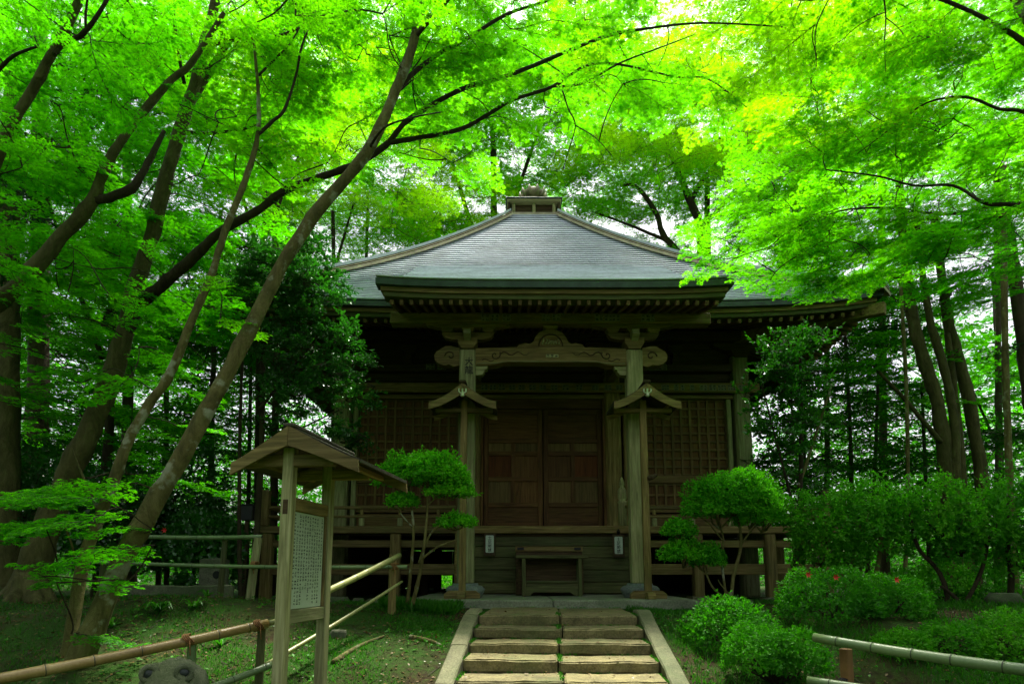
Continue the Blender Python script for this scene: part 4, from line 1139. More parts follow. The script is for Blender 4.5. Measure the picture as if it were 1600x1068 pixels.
# --- the leaning maple with lichen-spotted trunk
t1 = Tree('maple_tree', 'leaning maple with smooth lichen-spotted trunk crossing behind the sign board', 'tree', gb(112, 1050, 5.6))
t1.limb([(96, 1100, 5.55, 34), (118, 1045, 5.6, 26), (190, 880, 5.75, 21), (250, 770, 5.85, 20), (310, 665, 5.95, 17.5), (375, 545, 6.05, 16), (440, 415, 6.15, 15), (500, 325, 6.2, 14), (572, 240, 6.25, 13), (618, 142, 6.3, 12), (648, 60, 6.3, 11), (668, -40, 6.3, 9), (690, -160, 6.2, 6)], BARKM, 'trunk', 14)
t1.limb([(612, 152, 6.3, 6), (640, 120, 6.4, 5.5), (677, 90, 6.5, 5), (737, 56, 6.6, 4.5), (793, 22, 6.7, 4), (875, -4, 6.8, 3), (960, -30, 6.8, 2)], BARKD)
t1.limb([(575, 235, 6.25, 4), (600, 200, 6.0, 2.5), (640, 185, 5.6, 2), (690, 175, 5.2, 1.2)], BARKD, n=6)
t1.limb([(648, 60, 6.3, 5), (700, 0, 6.0, 4), (760, -60, 5.6, 3), (820, -140, 5.0, 2)], BARKD)
t1.fill([(420, -60, 760, 120, 6.5, 8.4, 26, B_MAPLE, .62, 10, 70), (420, -60, 700, 20, 5.4, 6.0, 5, B_MAPLE, .5, 10, 70), (600, -80, 1000, 60, 6.4, 8.4, 22, B_MAPLE, .62, 0, 60), (380, 120, 620, 330, 6.9, 8.4, 16, B_MAPLE, .6, 20, 80),
         (0, 745, 190, 850, 5.0, 6.2, 13, B_DEEP, .50, 170, 40), (60, 900, 190, 1000, 5.2, 6.0, 4, B_DEEP, .32, 100, 90), (330, 420, 430, 520, 5.9, 6.3, 3, B_MAPLE, .36, -30, 40)])

# --- slender second stem
t2 = Tree('maple_tree', 'slender crooked maple stem rising close behind the leaning trunk', 'tree', gb(100, 1030, 5.95))
t2.limb([(92, 1075, 5.9, 18), (104, 1030, 5.95, 14), (130, 880, 6.1, 12.5), (163, 790, 6.15, 11.5), (200, 690, 6.2, 11), (235, 628, 6.25, 10), (265, 585, 6.3, 9.5), (300, 500, 6.35, 9), (332, 425, 6.4, 8), (352, 360, 6.45, 7.5), (384, 280, 6.5, 7), (402, 215, 6.5, 5.5), (404, 160, 6.5, 4.5), (400, 100, 6.4, 3.5), (392, 20, 6.3, 2.5)], BARKM, 'trunk', 12)
t2.limb([(402, 212, 6.5, 4.5), (425, 190, 6.5, 4), (444, 172, 6.5, 3.6), (462, 120, 6.5, 3), (472, 70, 6.4, 2.4), (492, 24, 6.4, 2), (500, -30, 6.4, 1.5)], BARKD)
t2.limb([(404, 118, 6.5, 3), (430, 92, 6.5, 2.6), (452, 70, 6.4, 2), (470, 40, 6.4, 1.5)], BARKD, n=7)
t2.limb([(155, 800, 6.15, 4), (130, 745, 6.1, 2.5), (112, 700, 6.0, 1.5)], BARKM, n=7)
t2.limb([(120, 890, 6.1, 3), (112, 850, 6.0, 2), (98, 815, 5.9, 1.5)], BARKM, n=7)
t2.fill([(330, -30, 560, 150, 7.0, 8.2, 16, B_MAPLE, .55, 60, 100), (380, -30, 520, 90, 5.8, 6.4, 4, B_MAPLE, .45, 60, 100), (300, 150, 480, 300, 6.8, 7.6, 8, B_MAPLE, .5, 0, 100), (180, 560, 330, 760, 6.6, 7.6, 8, B_DEEP, .42, 0, 150)])

# --- thick forked maple
t3 = Tree('maple_tree', 'thick forked maple trunk with flared roots left of the leaning maples', 'tree', gb(40, 950, 8.2))
t3.limb([(10, 1010, 8.0, 62), (38, 945, 8.2, 42), (62, 860, 8.2, 29), (90, 780, 8.2, 25), (112, 730, 8.2, 24), (150, 650, 8.2, 22), (188, 545, 8.2, 20), (212, 450, 8.1, 18), (238, 365, 8.0, 16), (263, 265, 7.9, 15), (288, 185, 7.8, 14), (312, 105, 7.7, 13), (336, 5, 7.6, 11), (352, -80, 7.5, 9)], BARKG, 'trunk', 16)
t3.limb([(190, 535, 8.2, 15), (215, 480, 8.05, 14), (245, 452, 7.9, 13), (292, 412, 7.7, 12), (345, 362, 7.5, 10), (400, 330, 7.3, 9), (449, 296, 7.2, 8.5), (527, 268, 7.1, 8), (568, 251, 7.1, 7.5), (608, 222, 7.1, 7), (640, 186, 7.1, 6), (720, 140, 7.1, 5.5), (800, 116, 7.1, 5), (880, 83, 7.1, 4.5), (950, 56, 7.1, 3.8), (1010, 45, 7.1, 3), (1100, 36, 7.1, 2.2), (1223, 42, 7.1, 1.4)], BARKD, n=12)
t3.limb([(606, 223, 7.1, 6.2), (650, 216, 7.15, 5.5), (718, 202, 7.2, 5), (756, 183, 7.2, 4.6), (800, 157, 7.2, 4.2), (864, 135, 7.2, 3.8), (916, 103, 7.2, 3), (968, 101, 7.2, 2.6), (1055, 120, 7.2, 2.2), (1107, 124, 7.2, 1.8), (1167, 168, 7.2, 1.1)], BARKD)
t3.limb([(864, 135, 7.2, 3), (909, 131, 7.1, 2.6), (968, 99, 7.0, 2.2), (1025, 77, 7.0, 1.7), (1085, 54, 7.0, 1)], BARKD, n=7)
t3.limb([(879, 142, 7.2, 2), (888, 170, 7.2, 1.8), (899, 195, 7.2, 1.5), (890, 230, 7.2, 1.2), (880, 264, 7.2, .8)], BARKD, n=6)
t3.limb([(899, 196, 7.2, 1.4), (930, 215, 7.2, 1.1), (956, 243, 7.2, .7)], BARKD, n=6)
t3.limb([(290, 175, 7.8, 9), (311, 139, 7.8, 9), (340, 92, 7.7, 8.5), (367, 54, 7.6, 8), (423, 41, 7.5, 6), (470, 35, 7.4, 4)], BARKG)
t3.limb([(312, 105, 7.7, 6), (333, 71, 7.5, 5), (375, 60, 7.3, 4.5), (438, 56, 7.1, 4), (490, 30, 7, 2.5)], BARKD)
t3.limb([(288, 130, 7.7, 4.5), (280, 90, 7.4, 4), (273, 40, 7.2, 4), (268, -20, 7.0, 3)], BARKD)
t3.limb([(292, 206, 7.8, 4), (330, 208, 7.9, 3.5), (380, 202, 8, 3), (400, 195, 8, 2)], BARKD, n=7)
for (a, b, c) in ((-20, 1000, 7.6), (60, 1010, 7.7), (100, 985, 8.0), (-60, 985, 8.2)):
    t3.limb([(45, 900, 8.15, 26), ((45 + a) / 2 + 5, 950, (8.15 + c) / 2, 20), (a, b, c, 10), (a * 1.6 - 25, b + 16, c - .3, 4)], BARKG, 'root', 9)
t3.fill([(620, 60, 1150, 190, 7.3, 8.8, 30, B_MAPLE, .6, 0, 70), (640, 60, 1100, 150, 6.2, 6.9, 6, B_MAPLE, .45, 0, 70), (640, 190, 860, 300, 7.0, 8.6, 6, B_MAPLE, .5, 0, 90), (180, -60, 480, 200, 8.4, 10.5, 30, B_MAPLE, .8, 30, 110), (180, -60, 420, 60, 6.6, 7.4, 5, B_MAPLE, .5, 30, 110), (120, 200, 380, 470, 8.8, 10.5, 24, B_DEEP, .8, 40, 110),
         (200, 330, 420, 520, 8.6, 9.8, 8, B_DEEP, .65, 0, 90), (90, 380, 260, 640, 7.2, 7.7, 7, B_DEEP, .4, 0, 60)])

# --- left edge maple
t4 = Tree('maple_tree', 'maple bough stock entering low from the left edge and forking upward', 'tree', gb(-330, 900, 6.6))
t4.limb([(-360, 960, 6.6, 34), (-330, 900, 6.6, 28), (-270, 720, 6.7, 24), (-150, 570, 6.8, 21), (0, 470, 7.0, 18), (49, 424, 7.05, 17), (94, 371, 7.1, 16), (142, 318, 7.1, 14), (165, 262, 7.1, 11), (202, 202, 7.1, 9.5), (262, 131, 7.1, 8), (300, 97, 7.1, 7), (350, 20, 7.0, 5)], BARKG, 'trunk', 12)
t4.limb([(146, 314, 7.1, 10), (178, 306, 7.15, 11), (210, 290, 7.2, 10), (236, 245, 7.3, 7), (256, 205, 7.4, 5)], BARKD)
t4.limb([(-240, 690, 6.7, 18), (-150, 500, 6.3, 14), (-40, 330, 5.9, 12), (11, 210, 5.7, 11.5), (56, 131, 5.6, 11), (86, 75, 5.5, 10), (124, 0, 5.4, 9), (150, -90, 5.3, 6)], BARKG)
t4.limb([(84, 85, 5.5, 6), (101, 67, 5.5, 6), (131, 52, 5.4, 5.5), (165, 4, 5.3, 4.5), (180, -40, 5.3, 3)], BARKD)
t4.limb([(135, 52, 5.4, 3), (134, 20, 5.3, 3), (140, -20, 5.2, 2)], BARKD, n=7)
t4.limb([(-10, 118, 5.6, 5), (20, 88, 5.5, 4), (60, 72, 5.4, 2.5)], BARKD, n=7)
t4.fill([(-80, -60, 260, 130, 5.9, 7.6, 24, B_DEEP, .6, 30, 110), (-60, -40, 200, 60, 4.6, 5.2, 5, B_DEEP, .42, 30, 110), (-80, 120, 200, 330, 6.6, 8.2, 22, B_DEEP, .62, 10, 100), (-60, 170, 120, 330, 5.0, 5.5, 4, B_DEEP, .4, 10, 100), (-100, 320, 240, 470, 7.4, 8.8, 20, B_DEEP, .62, 0, 100), (-60, 380, 100, 480, 6.2, 6.7, 4, B_DEEP, .4, 0, 60), (-80, 440, 330, 620, 7.4, 9.4, 16, B_DEEP, .6, 0, 100)])

# --- right-hand maple, its trunk just outside the frame
t5 = Tree('maple_tree', 'spreading maple whose fine branches reach in from the right edge', 'tree', gb(1900, 980, 6.4))
t5.limb([(1930, 1060, 6.4, 36), (1900, 980, 6.4, 30), (1860, 700, 6.5, 25), (1800, 480, 6.5, 22), (1730, 250, 6.4, 19), (1660, 110, 6.3, 16), (1592, 4, 6.2, 13), (1540, -90, 6.1, 9)], BARKM, 'trunk', 12)
t5.limb([(1820, 520, 6.5, 12), (1720, 400, 6.6, 8), (1600, 325, 6.7, 5), (1540, 318, 6.8, 4), (1490, 290, 6.9, 3), (1430, 290, 7, 2.4), (1370, 275, 7.1, 2), (1290, 265, 7.2, 1.4)], BARKD)
t5.limb([(1760, 330, 6.4, 10), (1680, 210, 6.5, 6), (1600, 175, 6.6, 4), (1560, 170, 6.7, 3.4), (1510, 152, 6.8, 3), (1450, 160, 6.9, 2.2), (1400, 195, 7, 1.6), (1340, 240, 7, 1)], BARKD)
t5.limb([(1730, 380, 6.5, 8), (1600, 318, 6.9, 4.5), (1480, 335, 7.3, 3), (1400, 325, 7.6, 2.4), (1310, 330, 7.9, 1.8), (1230, 365, 8.2, 1.2)], BARKD)
t5.limb([(1660, 110, 6.3, 8), (1560, 40, 6.3, 5), (1450, -10, 6.3, 4), (1330, -60, 6.3, 3)], BARKD)
t5.limb([(1380, -10, 6.4, 2), (1384, 28, 6.5, 1.6), (1382, 70, 6.5, 1.2), (1384, 112, 6.5, .7)], BARKD, n=6)
t5.limb([(1384, 28, 6.5, 1.4), (1404, 44, 6.5, 1), (1420, 66, 6.5, .6)], BARKD, n=6)
t5.limb([(1297, -5, 6.6, 1.8), (1276, 40, 6.7, 1.4), (1274, 80, 6.7, 1), (1277, 108, 6.7, .6)], BARKD, n=6)
t5.fill([(1080, -70, 1420, 110, 6.4, 8.2, 26, B_YELL, .6, 180, 70), (1380, -70, 1680, 120, 6.2, 7.6, 26, B_MAPLE, .58, 180, 70), (1230, 100, 1640, 260, 6.8, 8.2, 30, B_MAPLE, .6, 180, 70), (1200, 60, 1500, 240, 7.0, 8.4, 12, B_YELL, .55, 180, 70),
         (1180, 230, 1640, 380, 7.2, 8.8, 38, B_MAPLE, .6, 180, 60), (1090, 340, 1430, 455, 7.6, 9.2, 26, B_MAPLE, .55, 190, 50), (1400, 330, 1640, 430, 6.6, 8.0, 14, B_DEEP, .55, 180, 70), (1250, 400, 1400, 470, 8.2, 9.4, 9, B_MAPLE, .5, 195, 40)])
print('boughs', sum(t.n for t in (t1, t2, t3, t4, t5)))
# ------------------------------------------------------------------ trees behind and beside the hall
def stem(px0, y0, px1, y1, d, r0, r1, bend=0, n=6):
    """pixel path from foot to top at one depth"""
    out = []
    for i in range(n + 1):
        f = i / n; out.append((px0 + (px1 - px0) * f + bend * math.sin(math.pi * f), y0 + (y1 - y0) * f, d, r0 + (r1 - r0) * f))
    return out
def bg(name, label, foot, limbs, regs, mat=BARKD, group='trees round the hall', tw=True):
    t = Tree(name, label, 'tree', gb(*foot), group)
    for i, l in enumerate(limbs): t.limb(l, mat, 'trunk' if i == 0 else 'branch', 9, .05, i + 3)
    t.fill(regs, tw); return t

bg('maple_tree', 'dark forking maple seen above the right roof hip', (1098, 930, 21),
   [[(1100, 960, 21, 13), (1098, 700, 21, 12), (1097, 450, 21, 11), (1096, 386, 21, 10.5), (1092, 348, 21, 9.5), (1077, 311, 21, 8), (1058, 265, 21, 6), (1045, 235, 21, 4), (1030, 170, 21, 2.5)],
    [(1081, 310, 21, 6), (1098, 282, 21, 5.5), (1120, 255, 21, 4.5), (1126, 215, 21, 3)], [(1094, 350, 21, 6), (1120, 330, 21.5, 4), (1150, 300, 22, 3)],
    [(1106, 560, 22, 8), (1105, 330, 22, 7), (1106, 280, 22, 5)], [(1096, 430, 21, 7), (1040, 372, 21, 7), (1026, 335, 21, 6), (995, 292, 21, 4.5), (970, 290, 21, 3)], [(1040, 375, 21, 4), (980, 350, 21.5, 3), (930, 332, 22, 2)]],
   [(880, 60, 1250, 270, 18, 23, 108, B_FARY, 1.15, 0, 180), (900, 210, 1250, 330, 19, 24, 48, B_FAR, 1.15, 0, 180), (880, 300, 1080, 420, 21, 26, 45, B_FAR, 1.2, 0, 180), (1110, 290, 1330, 440, 18, 24, 45, B_FAR, 1.1, 0, 180)])
bg('maple_tree', 'pale yellow-green maple behind the left roof hip', (520, 930, 19),
   [stem(512, 960, 520, 330, 19, 8, 4, 6), stem(520, 430, 552, 320, 19, 4, 2), stem(518, 420, 470, 330, 19, 4, 2), stem(560, 960, 575, 300, 21, 6, 3)],
   [(420, 180, 700, 340, 16, 20, 62, B_FARY, 1.0, 0, 180), (440, 320, 740, 425, 18, 24, 72, B_FAR, 1.1, 0, 180), (600, 250, 800, 380, 20, 25, 45, B_FARY, 1.2, 0, 180), (430, 60, 640, 200, 14, 18, 35, B_FARY, .95, 0, 180)])
bg('maple_tree', 'tall bright maple crown rising straight behind the roof top', (760, 930, 26),
   [stem(750, 960, 770, 200, 26, 13, 6, 10), stem(766, 420, 850, 180, 26, 6, 3), stem(764, 440, 690, 200, 26, 6, 3)],
   [(480, -60, 900, 330, 28, 33, 60, B_FAR, 2.0, 0, 180), (850, -60, 1300, 330, 28, 33, 70, B_FAR, 2.0, 0, 180), (640, 60, 900, 300, 22, 29, 94, B_FAR, 1.5, 0, 180), (820, 0, 1100, 260, 23, 30, 94, B_FARY, 1.5, 0, 180), (500, 0, 760, 200, 20, 27, 67, B_FAR, 1.4, 0, 180)])
bg('maple_tree', 'golden-leaved maple glowing between the left trunks', (410, 930, 14),
   [stem(405, 960, 420, 180, 14, 9, 4, -8), stem(410, 420, 350, 200, 14, 5, 2), stem(412, 380, 480, 210, 14, 4, 2)],
   [(340, 130, 520, 290, 12, 15.5, 40, B_YELL, .85, 0, 180), (250, 40, 420, 200, 11, 15, 29, B_FARY, .85, 0, 180), (300, 280, 460, 420, 12, 16, 18, B_FAR, .9, 0, 180)])
bg('maple_tree', 'pale green maple crown filling the sky right of the roof top', (1260, 930, 17),
   [stem(1250, 960, 1240, 250, 17, 10, 4, 8), stem(1245, 480, 1330, 260, 17, 5, 2), stem(1245, 430, 1170, 250, 17, 5, 2)],
   [(1250, -60, 1640, 330, 19, 24, 50, B_FAR, 1.5, 0, 180), (1120, 20, 1420, 240, 12, 18, 94, B_FARY, .95, 0, 180), (1150, 220, 1440, 400, 13, 18, 81, B_FAR, .95, 0, 180), (1380, 0, 1640, 220, 11, 16, 48, B_FAR, .9, 0, 180), (1400, 200, 1640, 400, 11, 16, 40, B_FAR, .9, 0, 180)])
# left background
bg('maple_tree', 'deep green maple standing behind the thick forked trunk', (150, 920, 12),
   [stem(150, 950, 175, 200, 12, 12, 5, 12), stem(160, 560, 70, 300, 12, 6, 3), stem(165, 500, 260, 280, 12, 6, 3)],
   [(-60, 60, 330, 300, 10, 14, 81, B_DEEP, .95, 0, 180), (-60, 280, 360, 520, 10, 14, 70, B_DEEP, .9, 0, 180), (-40, 500, 360, 700, 10, 13, 40, B_DEEP, .75, 0, 180)])
bg('forest_tree', 'dark broad-leaved tree filling the gap below the left canopy', (330, 915, 16),
   [stem(330, 940, 345, 330, 16, 8, 4, -6), stem(260, 940, 250, 400, 16.5, 6, 3, 5), stem(385, 940, 395, 420, 15.5, 5, 3)],
   [(60, 330, 480, 560, 15, 19, 81, B_FOR, 1.2, 0, 180), (-60, 480, 440, 720, 14, 18, 81, B_FOR, 1.1, 0, 180), (-60, 640, 430, 830, 13, 17, 72, B_FOR, 1.0, 0, 180)])
for i, (px, d, r0, r1, tp, pt, lab) in enumerate([(12, 10.5, 26, 18, 22, 60, 'massive grey-green cedar trunk at the left edge behind the maple roots'), (52, 13.5, 25, 16, 62, -40, 'straight brown cedar trunk left of the forked maple'), (205, 17, 13, 8, 200, -20, 'slim cedar trunk between the forked maple and the crooked stem'), (425, 15, 9, 6, 428, 150, 'thin dark cedar trunk left of the evergreen by the hall')]):
    bg('cedar_tree', lab, (px, 930, d), [stem(px, 965, tp, pt, d, r0, r1, 4 if i % 2 else -4)], [(px - 140, -60, px + 140, 420, d - 1.5, d + 1.5, 14, B_CED, 1.0, 0, 180)], BARKG if i == 0 else BARKC, 'cedars among the maples')

# evergreen beside the left eave
ev = Tree('evergreen_tree', 'dark glossy evergreen crowding the left eave corner of the hall', 'tree', gb(398, 930, 9.9))
ev.limb(stem(392, 950, 412, 470, 9.9, 8, 4, 6), BARKD, 'trunk'); ev.limb(stem(376, 950, 380, 520, 9.8, 5, 3, -4), BARKD); ev.limb(stem(405, 640, 500, 520, 9.8, 4, 2), BARKD); ev.limb(stem(405, 700, 530, 640, 9.8, 3, 1.5), BARKD)
for (x0, y0, x1, y1, c) in ((390, 385, 510, 470, 22), (430, 400, 520, 480, 26), (380, 440, 545, 540, 34), (400, 520, 560, 600, 34), (440, 570, 575, 625, 16), (340, 400, 420, 520, 16), (490, 650, 560, 690, 9), (400, 600, 480, 680, 8)):
    for k in range(c):
        p = at(R.uniform(x0, x1), R.uniform(y0, y1), R.uniform(9.0, 10.2)); h = R.uniform(0, 6.28) if R.random() < .4 else R.uniform(-1.6, .6)
        p = p - Vector((math.cos(h), math.sin(h), 0)) * .2
        ev.bough(p, B_EVER, R.uniform(.5, .75), h, R.uniform(-.2, .3), R.uniform(-.4, .4))
# camellia beside the right corner post
cm = Tree('camellia_shrub', 'upright glossy camellia in front of the right corner post', 'shrub', gb(1240, 930, 10.2))
cm.limb(stem(1236, 950, 1250, 560, 10.2, 7, 3, 8), BARKD, 'trunk'); cm.limb(stem(1248, 760, 1300, 600, 10.2, 4, 2), BARKM); cm.limb(stem(1242, 800, 1190, 600, 10.1, 3, 1.5), BARKD); cm.limb(stem(1240, 700, 1232, 520, 10.2, 3, 1.2), BARKD)
for (x0, y0, x1, y1, c) in ((1190, 530, 1275, 600, 22), (1172, 570, 1285, 680, 34), (1185, 660, 1310, 770, 16), (1212, 522, 1225, 560, 3), (1262, 522, 1280, 560, 3)):
    for k in range(c):
        p = at(R.uniform(x0, x1), R.uniform(y0, y1), R.uniform(9.6, 10.6)); h = R.uniform(0, 6.28)
        cm.bough(p - Vector((math.cos(h), math.sin(h), 0)) * .2, B_CAM, R.uniform(.45, .65), h, R.uniform(-.6, .1), R.uniform(-.4, .4))
# right background
rt_ = bg('forest_tree', 'cluster of leaning grey trunks from one root beyond the right shrubs', (1490, 915, 13.5),
   [[(1494, 945, 13.5, 24), (1488, 860, 13.5, 18), (1480, 752, 13.5, 15), (1465, 632, 13.5, 14), (1442, 561, 13.5, 13), (1424, 486, 13.5, 12), (1412, 380, 13.5, 10), (1400, 220, 13.5, 6)],
    [(1498, 930, 13.5, 12), (1494, 800, 13.4, 10), (1491, 662, 13.4, 9.5), (1476, 580, 13.4, 9), (1450, 486, 13.4, 8), (1430, 330, 13.4, 5)],
    [(1520, 940, 13.8, 15), (1534, 800, 13.8, 14), (1532, 737, 13.8, 13), (1517, 640, 13.8, 12.5), (1495, 550, 13.8, 12), (1480, 494, 13.8, 11), (1460, 340, 13.8, 7)],
    [(1512, 930, 13.7, 10), (1508, 800, 13.7, 9), (1500, 700, 13.7, 8), (1490, 600, 13.7, 7), (1480, 520, 13.7, 6)],
    [(1470, 690, 13.4, 6), (1440, 655, 13.3, 5), (1412, 621, 13.2, 4.5), (1380, 588, 13.2, 3.5), (1352, 555, 13.2, 2)]],
   [(1300, 430, 1520, 620, 12, 16, 27, B_DEEP, .8, 0, 180), (1290, 330, 1640, 480, 11.5, 14, 27, B_DEEP, .8, 180, 120)], BARKG)
for i, (px, tp, d, r0, r1, lab) in enumerate([(1588, 1568, 11, 8, 6, 'thin pale trunk standing near the right edge'), (1650, 1560, 14, 18, 11, 'stout cedar trunk leaning across the upper right edge'), (1412, 1406, 12, 4.5, 3.5, 'crooked thin reddish sapling left of the leaning trunk cluster'), (1385, 1378, 19, 10, 7, 'broad far cedar trunk between camellia and trunk cluster'), (1292, 1288, 17, 6, 5, 'pale straight sapling trunk just right of the camellia'), (1560, 1556, 17, 8, 5, 'distant dark cedar trunk behind the thin pale trunk')]):
    bg('cedar_tree', lab, (px, 925, d), [stem(px, 950, tp, 260 if i != 2 else 430, d, r0, r1, (-6, 3, 9, -3, 2, 2)[i])],
       [(px - 130, 180, px + 130, 700 if i in (1, 5) else 480, d - 1, d + 2, 12 if i in (1, 5) else 6, B_CED if i in (1, 3, 5) else B_DEEP, .9 if i in (1, 3, 5) else .6, 0, 180)], BARKC if i in (1, 3, 5) else BARKM, 'trunks right of the hall')
bg('maple_tree', 'light green understorey maple beyond the leaning trunk cluster', (1570, 920, 18), [stem(1565, 945, 1550, 420, 18, 6, 3, 6), stem(1560, 700, 1480, 520, 18, 3, 2)], [(1290, 470, 1640, 620, 16, 21, 44, B_DEEP, 1.1, 0, 180), (1290, 600, 1640, 790, 16, 21, 50, B_DEEP, 1.1, 0, 180)])
bg('maple_tree', 'light green understorey maple far behind the slender crooked stem', (250, 920, 18), [stem(245, 945, 262, 420, 18, 6, 3, 6), stem(255, 700, 340, 520, 18, 3, 2)], [(0, 430, 480, 600, 16, 21, 54, B_DEEP, 1.1, 0, 180), (0, 580, 480, 790, 16, 21, 54, B_DEEP, 1.1, 0, 180)])
bg('forest_tree', 'dark leafy understorey tree behind the camellia', (1330, 920, 15),
   [stem(1330, 945, 1320, 520, 15, 6, 3, 5), stem(1350, 945, 1372, 560, 15.5, 5, 3, 5), stem(1455, 945, 1440, 600, 16, 5, 3)],
   [(1180, 500, 1420, 680, 13, 17, 48, B_FOR, 1.0, 0, 180), (1180, 640, 1440, 820, 12.5, 16, 59, B_FOR, .9, 0, 180), (1400, 640, 1640, 800, 14, 18, 27, B_FOR, 1.0, 0, 180), (1300, 440, 1440, 560, 14, 18, 21, B_FOR, 1.0, 0, 180)])

# far woods all round and undergrowth beneath them: two masses
def mass(name, n, r0, r1, hmax, hpow, thr, size, mat, seed):
    rr = np.random.default_rng(seed)
    a = rr.uniform(0, 2 * math.pi, n); r = r0 + (r1 - r0) * rr.random(n)
    h = rr.random(n) ** hpow * hmax
    k = np.sin(a * 9 + r * .3) + np.sin(a * 23 + h * .5 + 1) + np.sin(a * 41 + h * .9 + r) * .7 + np.sin(h * .8 + a * 60)
    x = r * np.sin(a); y = 12 + r * np.cos(a)
    keep = (k > (thr[0] + h * thr[1])) & ~((np.abs(x - .67) < 7.5) & (y < 22.5)) & (y > -14)
    x, y, h = x[keep], y[keep], h[keep]; n = len(x)
    P_ = np.stack([x, y, gz(x, y) + h], 1); d = norm(rr.normal(size=(n, 3)) * np.array([1, 1, .5])); nr = norm(rr.normal(0, .5, (n, 3)) + np.array([0, 0, .9]))
    return quads_mesh(name, leaf_quads(P_, d, nr, rr.uniform(.6, 1.2, n) * size, OVAL2[:1] if False else OVAL), [mat], None, np.clip(.5 + .22 * k[keep] + rr.normal(0, .15, n), 0, 1))
tag(link('woods', mass('woods', 400000, 27, 48, 17, 1.35, (-3.2, .25), .38, LWOOD, 5)), 'far mass of leafy woodland closing the view all round', 'woods', kind='stuff')
tag(link('undergrowth', mass('undergrowth', 230000, 14, 28, 8.0, 1.6, (-1.7, .30), .20, LWOOD, 6)), 'dark leafy undergrowth on the forest floor beyond the hall', 'undergrowth', kind='stuff')

# ------------------------------------------------------------------ clipped shrubs
def dome_leaves(cx, cy, cz, rx, ry, rz, n, leaf, lump=.12, low=-.15, seed=0, tilt=.6):
    rr = np.random.default_rng(seed)
    u = rr.uniform(low, 1, n); a = rr.uniform(0, 2 * math.pi, n); s = np.sqrt(np.maximum(1 - u * u, 0))
    nrm = np.stack([s * np.cos(a), s * np.sin(a), u], 1)
    ph = rr.uniform(0, 6.28, 6)
    k = 1 + lump * (np.sin(5 * nrm[:, 0] + ph[0]) * np.sin(5 * nrm[:, 1] + ph[1]) + .7 * np.sin(9 * a + ph[2]) * np.sin(7 * u + ph[3])) - .30 * rr.random(n) ** 2.2 + (rr.random(n) < .05) * rr.uniform(.03, .16, n)
    P_ = nrm * k[:, None] * np.array([rx, ry, rz]) + np.array([cx, cy, cz])
    k5 = 4; Pp = np.repeat(P_, k5, 0); Nn = np.repeat(nrm, k5, 0)
    d = norm(rr.normal(size=(n * k5, 3)) * .75 + Nn * .6 + np.array([0, 0, .15]))
    nr = norm(Nn * tilt + rr.normal(0, .45, (n * k5, 3)) + np.array([0, 0, .55]))
    lv = np.repeat(np.clip(rr.normal(.5, .2, n) + .25 * np.sin(4 * nrm[:, 0] + ph[4]) * np.sin(5 * nrm[:, 1] + ph[5]), 0, 1), k5)
    return Pp + rr.normal(0, .012, (n * k5, 3)), d, nr, leaf * rr.uniform(.65, 1.25, n * k5), lv
def shrub(name, label, cat, pads, d, mat, leaf, dens, foot, stems=None, group=None, stemmat=None, flowers=(), depth=1.0, low=-.25, lump=.12):
    """pads: (px0,px1,py_top,py_bottom) domes seen at depth d"""
    f = gb(*foot); t = thing(name, label, cat, f, group=group); off = -Vector(f)
    for i, (x0, x1, y0, y1) in enumerate(pads):
        a = at((x0 + x1) / 2, y1, d); b = at((x0 + x1) / 2, y0, d); rx = (at(x1, y1, d).x - at(x0, y1, d).x) / 2; rz = b.z - a.z
        ry = rx * depth
        n = int(dens * (rx * rx + rx * rz * 2) * 3.2 / (leaf * leaf) * .75) + 300
        L_ = dome_leaves(a.x, a.y, a.z, rx, ry, rz, n, leaf, seed=R.randrange(99999), low=low, lump=lump)
        me = quads_mesh('foliage', leaf_quads(*L_[:4], OVAL), [mat], None, L_[4]); o = link('foliage', me, t, off)
        # inner twiggery fanning up into the pad
        m = MB(); base = Vector(f) if stems is None else Vector((a.x, a.y, a.z - rz * .3))
        for k in range(9 if stems is None else 6):
            an = R.uniform(0, 6.28); q = R.uniform(.3, .85)
            e = Vector((a.x + rx * q * math.cos(an), a.y + ry * q * math.sin(an), a.z + rz * R.uniform(.1, .6)))
            mid = base.lerp(e, .5) + Vector((R.uniform(-.05, .05), R.uniform(-.05, .05), -.04)); m.tube([base, mid, e], [.014, .010, .005], 5)
        m.build('stems', stemmat or BARKD, t, off, True)['kind'] = 'stuff'
    for s in (stems or []):
        P_, R_ = world_path([(px, py, d + dd, r) for px, py, dd, r in s]); P2, R2 = smooth_path(P_, R_); MB().tube(P2, R2, 8, 0, True, .06).build('stem', stemmat or BARKD, t, off, True)
    for (px, py, dd) in flowers:
        c = at(px, py, dd); m = MB()
        for k in range(6):
            an = k * 1.047; e = c + Vector((.045 * math.cos(an), -.03, .045 * math.sin(an))); m.add([c, c + Vector((.02 * math.cos(an - .5), -.01, .02 * math.sin(an - .5))) , e, c + Vector((.02 * math.cos(an + .5), -.01, .02 * math.sin(an + .5)))], [(0, 1, 2, 3)])
        m.build('flower', RED, t, off)
    return t
shrub('azalea_bush', 'low round azalea at the right kerb of the stairs', 'bush', [(1072, 1205, 934, 992)], 6.9, LAZAL, .040, 1.5, (1138, 1000, 6.9), group='azalea bushes')
shrub('azalea_bush', 'spreading azalea behind the end of the green bamboo rail', 'bush', [(1130, 1240, 978, 1030), (1190, 1292, 984, 1036)], 5.9, LAZAL, .038, 1.5, (1210, 1050, 5.9), group='azalea bushes')
